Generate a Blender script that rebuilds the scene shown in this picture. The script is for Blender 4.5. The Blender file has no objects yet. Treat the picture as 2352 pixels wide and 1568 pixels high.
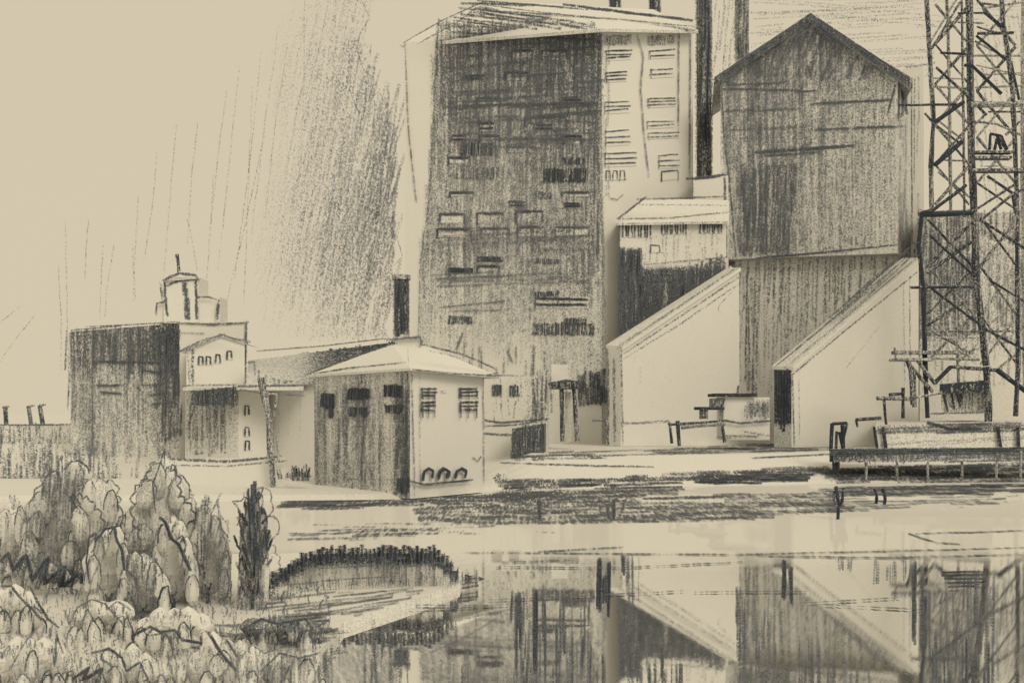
import bpy, math, random
from mathutils import Vector
random.seed(7)
R = random.uniform
scene = bpy.context.scene
col = scene.collection

# ------------------------------------------------------------------ camera model (level, lens shift)
F, HX, HY, H = 2600.0, 1176.0, 950.0, 7.7
cam_d = bpy.data.cameras.new('camera'); cam = bpy.data.objects.new('camera', cam_d); col.objects.link(cam)
cam.location = (0, 0, H); cam.rotation_euler = (math.radians(90), 0, 0)
cam_d.sensor_width = 36; cam_d.lens = F/2352*36
cam_d.shift_y = (HY-784)/2352
cam_d.clip_start = 0.5; cam_d.clip_end = 20000
scene.camera = cam

def W(px, py, Y): return Vector(((px-HX)*Y/F, Y, H-(py-HY)*Y/F))
def proj(v): return (HX+v[0]*F/v[1], HY+(H-v[2])*F/v[1])

class Wall:                     # vertical plane through two (px, depth) points
    def __init__(s, a, b):
        s.a = Vector(((a[0]-HX)*a[1]/F, a[1])); s.b = Vector(((b[0]-HX)*b[1]/F, b[1]))
        d = s.b-s.a; n = Vector((d[1], -d[0])).normalized()
        if n.dot(-s.a) < 0: n = -n
        s.n = n; s.Y = (a[1]+b[1])/2; s.c = n.dot(s.a)
    def up(s, px, py, off=0.0):
        kx = (px-HX)/F
        Y = (s.c+off)/(s.n[0]*kx+s.n[1])
        return W(px, py, Y)
class Air:                      # upright plane at one depth
    def __init__(s, Y): s.Y = Y
    def up(s, px, py, off=0.0): return W(px, py, s.Y-off)
class Flat:                     # level plane
    def __init__(s, z, Y=100): s.z = z; s.Y = Y
    def up(s, px, py, off=0.0):
        py = max(py, HY+20)
        return W(px, py, (H-s.z-off*.2)*F/(py-HY))
class Bulge:                    # front of a rounded crown
    def __init__(s, cx, w, Y, y0, y1):
        s.cx, s.w, s.Y, s.y0, s.y1 = cx, w, Y, y0, y1; s.r = w/2*Y/F
    def up(s, px, py, off=0.0):
        u = (px-s.cx)/(s.w/2); v = (py-(s.y0+s.y1)/2)/((s.y1-s.y0)/2)
        return W(px, py, s.Y-s.r*math.sqrt(max(0, 1-u*u))*math.sqrt(max(0, 1-.8*v*v))-off)

# ------------------------------------------------------------------ materials
PAPER = (0.755, 0.75, 0.725); GRAPH_D = (0.050, 0.059, 0.078); GRAPH_L = (0.29, 0.315, 0.36)
_mats = {}
def grain_nodes(nt, Y, kind):
    """returns a socket 0..1: how much graphite covers the point; kind = vertical / level / plain"""
    N = nt.nodes; L = nt.links
    px = Y*2.297/F
    tc = N.new('ShaderNodeTexCoord')
    def noise(sx, sy, sz, detail=1.0):
        mp = N.new('ShaderNodeMapping'); mp.inputs['Scale'].default_value = (sx, sy, sz)
        L.new(tc.outputs['Object'], mp.inputs['Vector'])
        n = N.new('ShaderNodeTexNoise'); n.inputs['Scale'].default_value = 1.0; n.inputs['Detail'].default_value = detail
        n.inputs['Roughness'].default_value = .6
        L.new(mp.outputs['Vector'], n.inputs['Vector']); return n.outputs['Fac']
    def m(op, a, b=None, c=None, clamp=False):
        n = N.new('ShaderNodeMath'); n.operation = op; n.use_clamp = clamp
        for i, v in enumerate((a, b, c)):
            if v is None: continue
            if isinstance(v, (int, float)): n.inputs[i].default_value = v
            else: L.new(v, n.inputs[i])
        return n.outputs[0]
    g = 1/(1.45*px)
    if kind == 'level':
        k = 20.0/ (Y if Y > 1 else 1)          # foreshortening: metres of depth per pixel
        sy = g*max(.05, H/Y)*1.2
        grain = noise(g, sy, g, 1.5); streak = noise(g/14, sy/1.3, g/6, 1.0); low = noise(g/60, sy/14, g/30, 1.0)
    elif kind == 'vertical':
        grain = noise(g, g, g*.75, 1.5); streak = noise(g/1.7, g/1.7, g/26, 1.2); low = noise(g/16, g/16, g/34, 1.0)
    else:
        grain = noise(g, g, g, 1.5); streak = noise(g/4, g/4, g/5, 1.2); low = noise(g/20, g/20, g/20, 1.0)
    at = N.new('ShaderNodeAttribute'); at.attribute_name = 'tone'  # graphite cover per point; on dark walls it includes painted-in shade
    tone = at.outputs['Fac']
    mod = m('ADD', m('MULTIPLY', m('SUBTRACT', streak, .5), 1.5), m('MULTIPLY', m('SUBTRACT', low, .5), .5))
    env = m('MULTIPLY', m('MINIMUM', m('MULTIPLY', tone, 2.2), 1.0), mod)
    c = m('ADD', tone, m('MULTIPLY', env, .5))
    thr = m('ADD', m('MULTIPLY', m('SUBTRACT', grain, .5), 2.3), .5)
    fac = m('ADD', m('MULTIPLY', m('SUBTRACT', m('MULTIPLY', c, 1.22), m('MULTIPLY', thr, .8)), 1.4), .40, clamp=True)
    gate = m('MULTIPLY', tone, 9.0, clamp=True)
    return m('MULTIPLY', fac, gate), tone, grain, tc

def mat(kind, Y, surf):
    q = 1.35
    Yq = q**round(math.log(Y)/math.log(q))
    key = (kind, round(Yq, 2), surf)
    if key in _mats: return _mats[key]
    mt = bpy.data.materials.new(('paper_pale_' if surf else 'graphite_')+kind); mt.use_nodes = True
    nt = mt.node_tree; nt.nodes.clear(); N = nt.nodes; L = nt.links
    fac, tone, grain, tc = grain_nodes(nt, Yq, kind)
    gm = N.new('ShaderNodeMix'); gm.data_type = 'RGBA'; tm_ = N.new('ShaderNodeMath'); tm_.operation = 'MULTIPLY'; tm_.use_clamp = True; tm_.inputs[1].default_value = 1.55; L.new(tone, tm_.inputs[0]); L.new(tm_.outputs[0], gm.inputs['Factor'])
    gm.inputs['A'].default_value = (*GRAPH_L, 1); gm.inputs['B'].default_value = (*GRAPH_D, 1)
    out = N.new('ShaderNodeOutputMaterial')
    d = N.new('ShaderNodeBsdfDiffuse')
    if surf:
        pm = N.new('ShaderNodeMix'); pm.data_type = 'RGBA'; L.new(grain, pm.inputs['Factor'])
        pm.inputs['A'].default_value = (PAPER[0]*.95, PAPER[1]*.95, PAPER[2]*.94, 1)
        pm.inputs['B'].default_value = (min(1, PAPER[0]*1.05), PAPER[1]*1.05, PAPER[2]*1.06, 1)
        mx = N.new('ShaderNodeMix'); mx.data_type = 'RGBA'; L.new(fac, mx.inputs['Factor'])
        L.new(pm.outputs['Result'], mx.inputs['A']); L.new(gm.outputs['Result'], mx.inputs['B'])
        L.new(mx.outputs['Result'], d.inputs['Color']); L.new(d.outputs[0], out.inputs['Surface'])
    else:
        L.new(gm.outputs['Result'], d.inputs['Color'])
        t = N.new('ShaderNodeBsdfTransparent'); ms = N.new('ShaderNodeMixShader')
        L.new(fac, ms.inputs[0]); L.new(t.outputs[0], ms.inputs[1]); L.new(d.outputs[0], ms.inputs[2])
        L.new(ms.outputs[0], out.inputs['Surface'])
    _mats[key] = mt
    return mt

# ------------------------------------------------------------------ mesh collector
class MB:
    def __init__(s, Y=100, kind='vertical', skind='plain'):
        s.v = []; s.t = []; s.f = []; s.m = []; s.Y = Y; s.kind = kind; s.skind = skind; s.k = 0
    def face(s, pts, tones, mi=0):
        b = len(s.v); s.v += [Vector(p) for p in pts]
        s.t += (tones if isinstance(tones, (list, tuple)) else [tones]*len(pts))
        s.f.append(tuple(range(b, b+len(pts)))); s.m.append(mi)
    def grid(s, tl, tr, br, bl, tf=0.0, step=14):
        """bilinear patch of world points, tone from tf(px,py)"""
        n1 = max(1, int(max((tr-tl).length, (br-bl).length)/(step*s.Y/F)))
        n2 = max(1, int(max((bl-tl).length, (br-tr).length)/(step*s.Y/F)))
        if not callable(tf): n1 = n2 = 1
        n1 = min(n1, 60); n2 = min(n2, 90)
        b = len(s.v)
        for j in range(n2+1):
            for i in range(n1+1):
                u, w = i/n1, j/n2
                p = (tl*(1-u)+tr*u)*(1-w)+(bl*(1-u)+br*u)*w
                s.v.append(p); s.t.append(tf(*proj(p)) if callable(tf) else tf)
        for j in range(n2):
            for i in range(n1):
                a = b+j*(n1+1)+i
                s.f.append((a, a+n1+1, a+n1+2, a+1)); s.m.append(0)
    def prism(s, cs, zb, tones, top=0.0, bottom=False):
        """cs: (px, depth, py_top) corners in order; tones: one per side"""
        T = [W(x, y, Y) for x, Y, y in cs]
        B = [Vector((p.x, p.y, zb if not isinstance(zb, (list, tuple)) else zb[i])) for i, p in enumerate(T)]
        n = len(cs)
        for i in range(n):
            j = (i+1) % n
            s.grid(T[i], T[j], B[j], B[i], tones[i] if isinstance(tones, (list, tuple)) else tones)
        s.face(T, top)
        if bottom: s.face(B[::-1], top)
        return T, B
    def box(s, x0, x1, y0, y1, Y, depth, tone=0.0, dx=0):
        """box whose front shows as the rectangle; dx shifts the back in px"""
        z = H-(y1-HY)*Y/F
        a = W(x0, y0, Y); b = W(x1, y0, Y)
        T = [a, b, b+Vector((dx*Y/F, depth, 0)), a+Vector((dx*Y/F, depth, 0))]
        B = [Vector((p.x, p.y, z)) for p in T]
        for i in range(4):
            j = (i+1) % 4; s.grid(T[i], T[j], B[j], B[i], tone)
        s.face(T, tone if not callable(tone) else 0.1); s.face(B[::-1], tone if not callable(tone) else .1)
    def stroke(s, pl, pts, w=5, tone=.7, wob=1.0, taper=.35, off=None, seg=14):
        """one pencil-like mark lying on the plane"""
        P = []
        for (xa, ya), (xb, yb) in zip(pts, pts[1:]):
            d = math.hypot(xb-xa, yb-ya); n = max(1, int(d/seg))
            for i in range(n): P.append((xa+(xb-xa)*i/n, ya+(yb-ya)*i/n))
        P.append(pts[-1]); n = len(P)
        if n < 2: return
        s.k += 1
        if off is None: off = .05+.0006*(s.k % 400)
        ox = oy = 0; b = len(s.v)
        for i, (x, y) in enumerate(P):
            ox = ox*.8+R(-wob, wob)*.6; oy = oy*.8+R(-wob, wob)*.6
            a = P[max(0, i-1)]; c = P[min(n-1, i+1)]
            dx, dy = c[0]-a[0], c[1]-a[1]; L_ = math.hypot(dx, dy) or 1
            nx, ny = -dy/L_, dx/L_
            e = min(1, (min(i, n-1-i)+.4)/max(1, n*.18)); e = taper+(1-taper)*e
            h = w/2*(.75+.25*e)*R(.85, 1.15); x += ox; y += oy
            t = tone*(.55+.45*e)*R(.88, 1.1)
            s.v += [pl.up(x+nx*h, y+ny*h, off), pl.up(x, y, off), pl.up(x-nx*h, y-ny*h, off)]
            s.t += [t*.45, t, t*.45]
        for i in range(n-1):
            a = b+i*3
            s.f += [(a, a+1, a+4, a+3), (a+1, a+2, a+5, a+4)]; s.m += [1, 1]
    def line(s, pl, pts, w=4, tone=.55, rep=2, over=11):
        """a contour gone over more than once"""
        for r in range(rep):
            j = 1.6 if r else .6
            q = [(x+R(-j, j), y+R(-j, j)) for x, y in pts]
            (x0, y0), (x1, y1) = q[0], q[1]; d = math.hypot(x1-x0, y1-y0) or 1; o = R(0, over)
            q[0] = (x0-(x1-x0)/d*o, y0-(y1-y0)/d*o)
            (x0, y0), (x1, y1) = q[-2], q[-1]; d = math.hypot(x1-x0, y1-y0) or 1; o = R(0, over)
            q[-1] = (x1+(x1-x0)/d*o, y1+(y1-y0)/d*o)
            s.stroke(pl, q, w*R(.8, 1.15), tone*(1 if r == 0 else .7), wob=.8)
    def hatch(s, pl, poly, ang=90, gap=6, w=6, tone=.5, ln=(40, 140), tf=None, skip=.1, jag=8, curve=0):
        """parallel strokes clipped to a px polygon"""
        ca, sa = math.cos(math.radians(ang)), math.sin(math.radians(ang))
        # u along the stroke, v across
        Q = [(x*ca+y*sa, -x*sa+y*ca) for x, y in poly]
        v = min(q[1] for q in Q)+gap*R(0, 1); v1 = max(q[1] for q in Q)
        while v < v1:
            xs = []
            for (ua, va), (ub, vb) in zip(Q, Q[1:]+Q[:1]):
                if (va <= v) != (vb <= v): xs.append(ua+(ub-ua)*(v-va)/(vb-va))
            xs.sort()
            for a, b in zip(xs[::2], xs[1::2]):
                a += R(-jag, jag*.4); b += R(-jag*.4, jag); u = a
                while u < b:
                    l = min(R(*ln), b-u)
                    if l > 4 and R(0, 1) > skip:
                        dv = R(-gap*.5, gap*.5)
                        x0, y0 = u*ca-v*sa, u*sa+v*ca
                        x1, y1 = (u+l)*ca-(v+dv)*sa, (u+l)*sa+(v+dv)*ca
                        k = tf((x0+x1)/2, (y0+y1)/2) if tf else 1.0
                        if k > .04: s.stroke(pl, [(x0, y0), (x1, y1)], w*R(.7, 1.3), tone*k*R(.75, 1.15), wob=.7, seg=22)
                    u += l*R(.75, 1.05)
            v += gap*R(.6, 1.4)
    def tube(s, pl, pts, w=6, tone=.8, off=0.0, wz=None):
        """a solid member of diamond section following the polyline"""
        V = [pl.up(x, y, off) for x, y in pts]
        for a, b in zip(V, V[1:]):
            d = (b-a).normalized(); r = w/2*a.y/F
            u = d.cross(Vector((0, 1, 0)));
            u = (u.normalized() if u.length > .01 else Vector((1, 0, 0)))*r; q = d.cross(u).normalized()*r
            n = max(1, min(6, int((b-a).length/(30*a.y/F))))
            bi = len(s.v)
            for i in range(n+1):
                p = a+(b-a)*i/n; k = R(.85, 1.15); j = Vector((R(-1, 1), 0, R(-1, 1)))*r*.12
                for o in (u, q, -u, -q): s.v.append(p+o*k+j); s.t.append(tone*R(.85, 1.1))
            for i in range(n):
                for e in range(4):
                    s.f.append((bi+i*4+e, bi+i*4+(e+1) % 4, bi+i*4+4+(e+1) % 4, bi+i*4+4+e)); s.m.append(0)
    def cyl(s, px, Y, w, y0, y1, tf, w2=None, n=14):
        """upright round stack"""
        w2 = w2 or w; c0 = W(px, y0, Y); c1 = W(px, y1, Y); r0 = w/2*Y/F; r1 = w2/2*Y/F
        steps = 24
        for i in range(n):
            a0, a1 = 2*math.pi*i/n, 2*math.pi*(i+1)/n
            d0, d1 = Vector((math.cos(a0), math.sin(a0), 0)), Vector((math.cos(a1), math.sin(a1), 0))
            s.grid(c0+d0*r0, c0+d1*r0, c1+d1*r1, c1+d0*r1, tf)
        s.face([c0+Vector((math.cos(2*math.pi*i/n), math.sin(2*math.pi*i/n), 0))*r0 for i in range(n)], .3)
    def build(s, name, parent=None, base=None):
        base = Vector(base) if base is not None else (Vector(parent['_b']) if parent is not None else Vector((0, 0, 0)))
        me = bpy.data.meshes.new(name)
        me.from_pydata([tuple(p-base) for p in s.v], [], s.f); me.update()
        me.materials.append(mat(s.kind, s.Y, True)); me.materials.append(mat(s.skind, s.Y, False))
        me.polygons.foreach_set('material_index', s.m)
        a = me.attributes.new('tone', 'FLOAT', 'POINT'); a.data.foreach_set('value', [max(0, min(1.2, x)) for x in s.t])
        o = bpy.data.objects.new(name, me); col.objects.link(o)
        if parent is not None: o.parent = parent; o['_b'] = tuple(base)
        else: o.location = base
        return o
def tag(o, label=None, cat=None, group=None, kind=None):
    if label: o['label'] = label
    if cat: o['category'] = cat
    if group: o['group'] = group
    if kind: o['kind'] = kind
    return o
def thing(name, label, cat, base, group=None):
    o = bpy.data.objects.new(name, None); col.objects.link(o); o.empty_display_size = .5
    o.location = base; o['_b'] = tuple(base)
    return tag(o, label, cat, group)
def at(px, Y, z): return Vector(((px-HX)*Y/F, Y, z))
def zpy(py, Y): return H-(py-HY)*Y/F
def lerp(x, tab):
    if x <= tab[0][0]: return tab[0][1]
    for (a, va), (b, vb) in zip(tab, tab[1:]):
        if x <= b: return va+(vb-va)*(x-a)/(b-a)
    return tab[-1][1]
def inpoly(x, y, P):
    c = False
    for (xa, ya), (xb, yb) in zip(P, P[1:]+P[:1]):
        if (ya > y) != (yb > y) and x < xa+(xb-xa)*(y-ya)/(yb-ya): c = not c
    return c
def window(parent, pl, x0, y0, x1, y1, tone=.75, base_tone=.1, style='bars', n=3, w=5, name='window', label=None, sl=0):
    """a shallow framed opening, its bars and panes as dark marks"""
    b = MB(pl.Y)
    q = [pl.up(x0, y0, .10), pl.up(x1, y0+sl, .10), pl.up(x1, y1+sl, .10), pl.up(x0, y1, .10)]
    r = [pl.up(x0, y0, -.05), pl.up(x1, y0+sl, -.05), pl.up(x1, y1+sl, -.05), pl.up(x0, y1, -.05)]
    b.face(q, base_tone)
    for i in range(4):
        j = (i+1) % 4; b.face([r[i], r[j], q[j], q[i]], base_tone)
    if style == 'bars':
        for i in range(n):
            y = y0+(y1-y0)*(i+.3)/n
            b.stroke(pl, [(x0+R(-3, 3), y), (x1+R(-3, 3), y+sl+R(-2, 2))], w, tone, off=.16+.01*i)
        if n > 1: b.stroke(pl, [(x0+2, y0), (x0+2+R(-2, 2), y1)], w*.8, tone*.8, off=.2)
    elif style == 'dark':
        b.hatch(PlOff(pl, .12), [(x0-1, y0), (x1+1, y0+sl), (x1+1, y1+sl), (x0-1, y1)], 92, 4, 5.5, tone, (15, 60), skip=0, jag=3)
    elif style == 'hook':
        b.stroke(pl, [(x0, y1+3), (x0, y0), (x1, y0+sl)], w, tone, off=.16); b.stroke(pl, [(x0, y0), (x1, y0+sl), (x1+1, y1)], w, tone*.8, off=.19)
    elif style == 'n':
        m = max(1, n); d = (x1-x0)/m
        for i in range(m):
            xa = x0+d*i; b.stroke(pl, [(xa, y1), (xa+1, y0), (xa+d*.6, y0+R(0, 2)), (xa+d*.65, y1-R(0, 3))], w, tone, off=.16+.01*i, seg=8)
    o = b.build(name, parent)
    if label: o['label'] = label
    return o
class PlOff:
    def __init__(s, pl, o): s.pl = pl; s.o = o; s.Y = pl.Y
    def up(s, x, y, off=0): return s.pl.up(x, y, off+s.o)

# ================================================================== THE SETTING
def wedge(px):  return lerp(px, [(-3000, 99), (600, 99.5), (900, 101), (1150, 113), (1400, 118), (1900, 125), (2600, 130), (6000, 132)])
def gz(px, Y):
    w = wedge(px)
    zl = lerp(Y, [(w-2, -.6), (w, -.02), (w+1.5, .45), (107, .6), (150, 1.5), (175, 3)])
    zr = lerp(Y, [(w-2, -.6), (w, -.02), (w+1.5, .4), (w+12, 2.9), (175, 3)])
    k = max(0, min(1, (px-1110)/110)); return zl*(1-k)+zr*k
g = MB(130, 'level', 'level')
cols = [-6000, -3000, -1000]+list(range(-400, 2900, 60))+[3500, 5000, 9000]
def rowsY(px):
    w = wedge(px); return [w-2, w, w+1.5, w+3, w+6, w+9, w+12, w+18, 150, 160, 175, 240, 600, 2500, 9000]
gi = {}
for i, px in enumerate(cols):
    for j, Y in enumerate(rowsY(px)):
        gi[i, j] = len(g.v); g.v.append(Vector(((px-HX)*Y/F, Y, gz(px, Y))))
        g.t.append(.0 if j > 3 else .04)
for i in range(len(cols)-1):
    for j in range(14): g.f.append((gi[i, j], gi[i+1, j], gi[i+1, j+1], gi[i, j+1])); g.m.append(0)
class Ground:
    Y = 130
    def up(s, px, py, off=0):
        Y = 99.0
        while Y < 400:
            if W(px, py, Y).z <= gz(px, Y)+.03: break
            Y += .5
        return W(px, py-.2, Y-.3-off*.3)
gp = Ground()
def band(mb, pl, poly, ang, gap, w, tone, ln=(40, 160), tf=None, skip=.1, jag=14): mb.hatch(pl, poly, ang, gap, w, tone, ln, tf, skip, jag)
# quay edge shadow laid on as dark strokes, then bank strokes
band(g, gp, [(1160, 1042), (1400, 1036), (1700, 1022), (1900, 1018), (1900, 1032), (1600, 1040), (1300, 1054), (1180, 1056)], -1.5, 4, 6, .5)
band(g, gp, [(1400, 1022), (1900, 1012), (1900, 1024), (1500, 1036)], -1, 6, 4, .3, skip=.4)
for a, b_ in [((1430, 975), (1535, 968)), ((1150, 1010), (1380, 1003)), ((1850, 1003), (1905, 998)), ((1730, 1052), (1905, 1042)), ((1160, 1062), (1500, 1072)),
              ((400, 1052), (655, 1046)), ((410, 1066), (640, 1052)), ((1390, 1012), (1540, 1006)), ((1655, 1008), (1780, 1000)), ((1830, 990), (1905, 984))]:
    g.line(gp, [a, b_], 4, .5, 2)

band(g, gp, [(1150, 1104), (1400, 1098), (1620, 1082), (1900, 1072), (1900, 1086), (1620, 1104), (1400, 1118), (1160, 1124)], -1, 4, 8, .6)
band(g, gp, [(1600, 1090), (1860, 1086), (1850, 1104), (1610, 1110)], 0, 4, 8, .85)
band(g, gp, [(1860, 1070), (2352, 1062), (2400, 1110), (2150, 1118), (1930, 1110)], -1, 4.5, 8, .55, skip=.1)
tag(g.build('ground'), kind='structure')

# water: wind-ruffled pale belt beyond, still mirror nearer the viewer
wm = bpy.data.materials.new('river_water'); wm.use_nodes = True; nt = wm.node_tree; nt.nodes.clear(); N = nt.nodes; L = nt.links
tc = N.new('ShaderNodeTexCoord'); sep = N.new('ShaderNodeSeparateXYZ'); L.new(tc.outputs['Object'], sep.inputs[0])
mp = N.new('ShaderNodeMapping'); mp.inputs['Scale'].default_value = (.25, .35, 1); L.new(tc.outputs['Object'], mp.inputs['Vector'])
no = N.new('ShaderNodeTexNoise'); no.inputs['Scale'].default_value = 1; no.inputs['Detail'].default_value = 2; L.new(mp.outputs[0], no.inputs['Vector'])
ad = N.new('ShaderNodeMath'); ad.operation = 'MULTIPLY_ADD'; L.new(no.outputs['Fac'], ad.inputs[0]); ad.inputs[1].default_value = 9; L.new(sep.outputs['Y'], ad.inputs[2])
mr = N.new('ShaderNodeMapRange'); mr.inputs['From Min'].default_value = 60; mr.inputs['From Max'].default_value = 69; mr.inputs['To Min'].default_value = .95; mr.inputs['To Max'].default_value = .16
L.new(ad.outputs[0], mr.inputs['Value'])
mp2 = N.new('ShaderNodeMapping'); mp2.inputs['Scale'].default_value = (14, 2.0, 1); L.new(tc.outputs['Object'], mp2.inputs['Vector'])
n2 = N.new('ShaderNodeTexNoise'); n2.inputs['Scale'].default_value = 1; n2.inputs['Detail'].default_value = 3; L.new(mp2.outputs[0], n2.inputs['Vector'])
bp = N.new('ShaderNodeBump'); bp.inputs['Strength'].default_value = .12; bp.inputs['Distance'].default_value = .004; L.new(n2.outputs['Fac'], bp.inputs['Height'])
gl = N.new('ShaderNodeBsdfAnisotropic'); gl.inputs['Color'].default_value = (.97, .97, .96, 1); gl.inputs['Roughness'].default_value = .015; L.new(bp.outputs[0], gl.inputs['Normal'])
df = N.new('ShaderNodeBsdfDiffuse'); df.inputs['Color'].default_value = (*PAPER, 1)
mxs = N.new('ShaderNodeMixShader'); L.new(mr.outputs[0], mxs.inputs[0]); L.new(df.outputs[0], mxs.inputs[1]); L.new(gl.outputs[0], mxs.inputs[2])
out = N.new('ShaderNodeOutputMaterial'); L.new(mxs.outputs[0], out.inputs['Surface'])
me = bpy.data.meshes.new('water'); me.from_pydata([(-400, -10, 0), (400, -10, 0), (400, 134, 0), (-400, 134, 0)], [], [(0, 1, 2, 3)]); me.materials.append(wm)
o = bpy.data.objects.new('water', me); col.objects.link(o); tag(o, kind='structure')

# ripples: level dark marks floating on the surface
rp = MB(105, 'level', 'level'); wp = Flat(.03)
band(rp, wp, [(640, 1152), (760, 1143), (1000, 1140), (1300, 1128), (1300, 1140), (1000, 1156), (760, 1168), (650, 1166)], -1, 4.2, 7, .55)
band(rp, wp, [(1000, 1140), (1450, 1126), (1450, 1150), (1000, 1168)], 0, 5, 7, .45)
band(rp, wp, [(960, 1160), (1400, 1148), (1760, 1130), (1900, 1128), (1960, 1170), (1700, 1192), (1400, 1200), (960, 1200)], -1, 4.5, 7, .46, skip=.12)
band(rp, wp, [(1140, 1128), (1400, 1120), (1560, 1116), (1560, 1130), (1400, 1146), (1140, 1150)], -1, 4.5, 8, .5, skip=.1)
band(rp, wp, [(960, 1170), (1400, 1155), (1760, 1144), (1900, 1146), (1960, 1170), (1700, 1186), (1400, 1194), (960, 1190)], 90, 8, 5, .3, ln=(15, 40), skip=.2, jag=5)
band(rp, wp, [(1890, 1120), (2352, 1108), (2400, 1128), (2100, 1138), (1900, 1134)], -1, 4, 7, .6)
band(rp, wp, [(1900, 1134), (2352, 1134), (2280, 1160), (1900, 1176)], -1, 6, 5, .38, skip=.25)
band(rp, wp, [(660, 1218), (1000, 1212), (1010, 1226), (670, 1242)], -1, 5, 5, .45, skip=.25)
band(rp, wp, [(700, 1196), (1180, 1200), (1300, 1225), (800, 1240)], -1, 9, 4, .25, skip=.45)
for a in [[(1075, 1268), (1700, 1272), (2352, 1256)], [(1150, 1300), (1420, 1303), (1700, 1290)], [(1740, 1276), (2050, 1280), (2352, 1272)], [(1130, 1376), (1560, 1356)], [(1600, 1358), (1850, 1356)],
          [(2110, 1224), (2352, 1218)], [(1160, 1290), (1300, 1286)], [(1900, 1388), (2100, 1398)], [(1850, 1384), (2060, 1372)], [(2090, 1225), (2150, 1245), (2200, 1248)],
          [(960, 1388), (1120, 1390)], [(860, 1402), (1100, 1392), (1190, 1384)], [(1240, 1265), (1420, 1256)], [(1120, 1178), (1360, 1174)]]:
    rp.line(wp, a, 3.6, .45, 2, 12)
tag(rp.build('water_ripples'), 'dark level ripple marks on the far half of the calm river', 'ripples', kind='stuff')
rp = MB(48, 'level', 'level')
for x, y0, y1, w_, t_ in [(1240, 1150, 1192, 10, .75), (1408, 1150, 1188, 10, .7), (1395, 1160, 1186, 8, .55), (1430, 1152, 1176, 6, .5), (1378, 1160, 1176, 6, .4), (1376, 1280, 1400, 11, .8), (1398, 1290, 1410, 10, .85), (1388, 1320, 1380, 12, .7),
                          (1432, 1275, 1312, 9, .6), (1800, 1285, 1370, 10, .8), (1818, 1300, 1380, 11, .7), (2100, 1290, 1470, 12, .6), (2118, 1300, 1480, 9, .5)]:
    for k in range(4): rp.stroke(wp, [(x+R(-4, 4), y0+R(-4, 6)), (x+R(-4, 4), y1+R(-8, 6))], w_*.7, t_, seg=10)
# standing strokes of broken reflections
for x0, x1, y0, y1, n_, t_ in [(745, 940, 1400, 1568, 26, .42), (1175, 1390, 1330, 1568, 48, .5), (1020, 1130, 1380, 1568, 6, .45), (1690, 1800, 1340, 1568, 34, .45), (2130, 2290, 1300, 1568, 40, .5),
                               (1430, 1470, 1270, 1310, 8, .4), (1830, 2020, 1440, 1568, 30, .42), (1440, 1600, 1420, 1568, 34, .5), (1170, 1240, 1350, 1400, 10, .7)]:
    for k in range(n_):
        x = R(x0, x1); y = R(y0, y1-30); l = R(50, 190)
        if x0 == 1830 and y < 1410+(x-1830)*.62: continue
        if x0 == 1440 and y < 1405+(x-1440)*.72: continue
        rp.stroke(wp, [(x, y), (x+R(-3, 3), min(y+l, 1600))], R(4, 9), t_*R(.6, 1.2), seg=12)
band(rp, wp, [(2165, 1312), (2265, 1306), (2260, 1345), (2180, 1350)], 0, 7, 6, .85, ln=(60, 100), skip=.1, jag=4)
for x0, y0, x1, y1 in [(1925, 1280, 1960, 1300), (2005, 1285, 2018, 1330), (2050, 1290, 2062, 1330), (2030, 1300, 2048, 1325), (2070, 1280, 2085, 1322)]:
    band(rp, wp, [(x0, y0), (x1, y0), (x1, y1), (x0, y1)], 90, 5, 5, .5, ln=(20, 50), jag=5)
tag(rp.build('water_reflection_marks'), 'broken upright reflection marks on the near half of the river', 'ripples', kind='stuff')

# ================================================================== SMOKE AND CLOUD
sm = MB(260, 'plain', 'vertical')
def smoke_right(y): return lerp(y, [(-40, 835), (0, 838), (40, 852), (80, 830), (140, 835), (200, 862), (240, 885), (290, 912), (350, 905), (400, 915), (440, 898), (500, 905), (560, 900), (620, 900), (760, 890)])
def smoke_tone(x, y):
    r = smoke_right(y)
    if x > r+4 or y > 775: return 0
    d = (r-x)/max(60, lerp(y, [(0, 190), (200, 260), (450, 330), (650, 330), (780, 230)]))
    k = max(0, 1-d)**.8
    k *= lerp(y, [(-40, .3), (100, .36), (230, .66), (450, .85), (640, .72), (720, .5), (780, .15)])
    return k
for layer, Yl in enumerate((250, 262, 274)):
    sm.hatch(Air(Yl), [(560, -40), (860, -40), (930, 240), (920, 640), (890, 775), (560, 775), (520, 500)], [97, 101, 107][layer], [7, 8, 10][layer], [8, 7, 9][layer], .46, (50, 190), smoke_tone, .1, 10)
sm.hatch(Air(256), [(700, 300), (905, 260), (905, 640), (660, 640)], 96, 6, 8, .44, (40, 130), lambda x, y: smoke_tone(x, y)**2, .1, 8)
sm.hatch(Air(258), [(590, 600), (880, 420), (880, 700), (700, 770), (590, 770)], 118, 10, 5, .40, (60, 160), smoke_tone, .2, 10)
sa = Air(248)
pts = [(830, 0), (850, 40), (828, 75), (820, 115), (835, 160), (860, 190), (845, 230), (870, 210), (885, 240), (890, 285), (915, 290), (900, 335), (912, 352), (898, 400), (915, 412), (895, 455), (905, 480), (896, 520), (912, 545), (925, 590), (905, 612)]
for p, q in zip(pts, pts[1:]): sm.stroke(sa, [p, q], 4, .38, wob=1.5)
for r in range(2): sm.stroke(sa, [(760, 240), (775, 215), (800, 200), (820, 250), (835, 275)], 4, .3)
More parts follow.
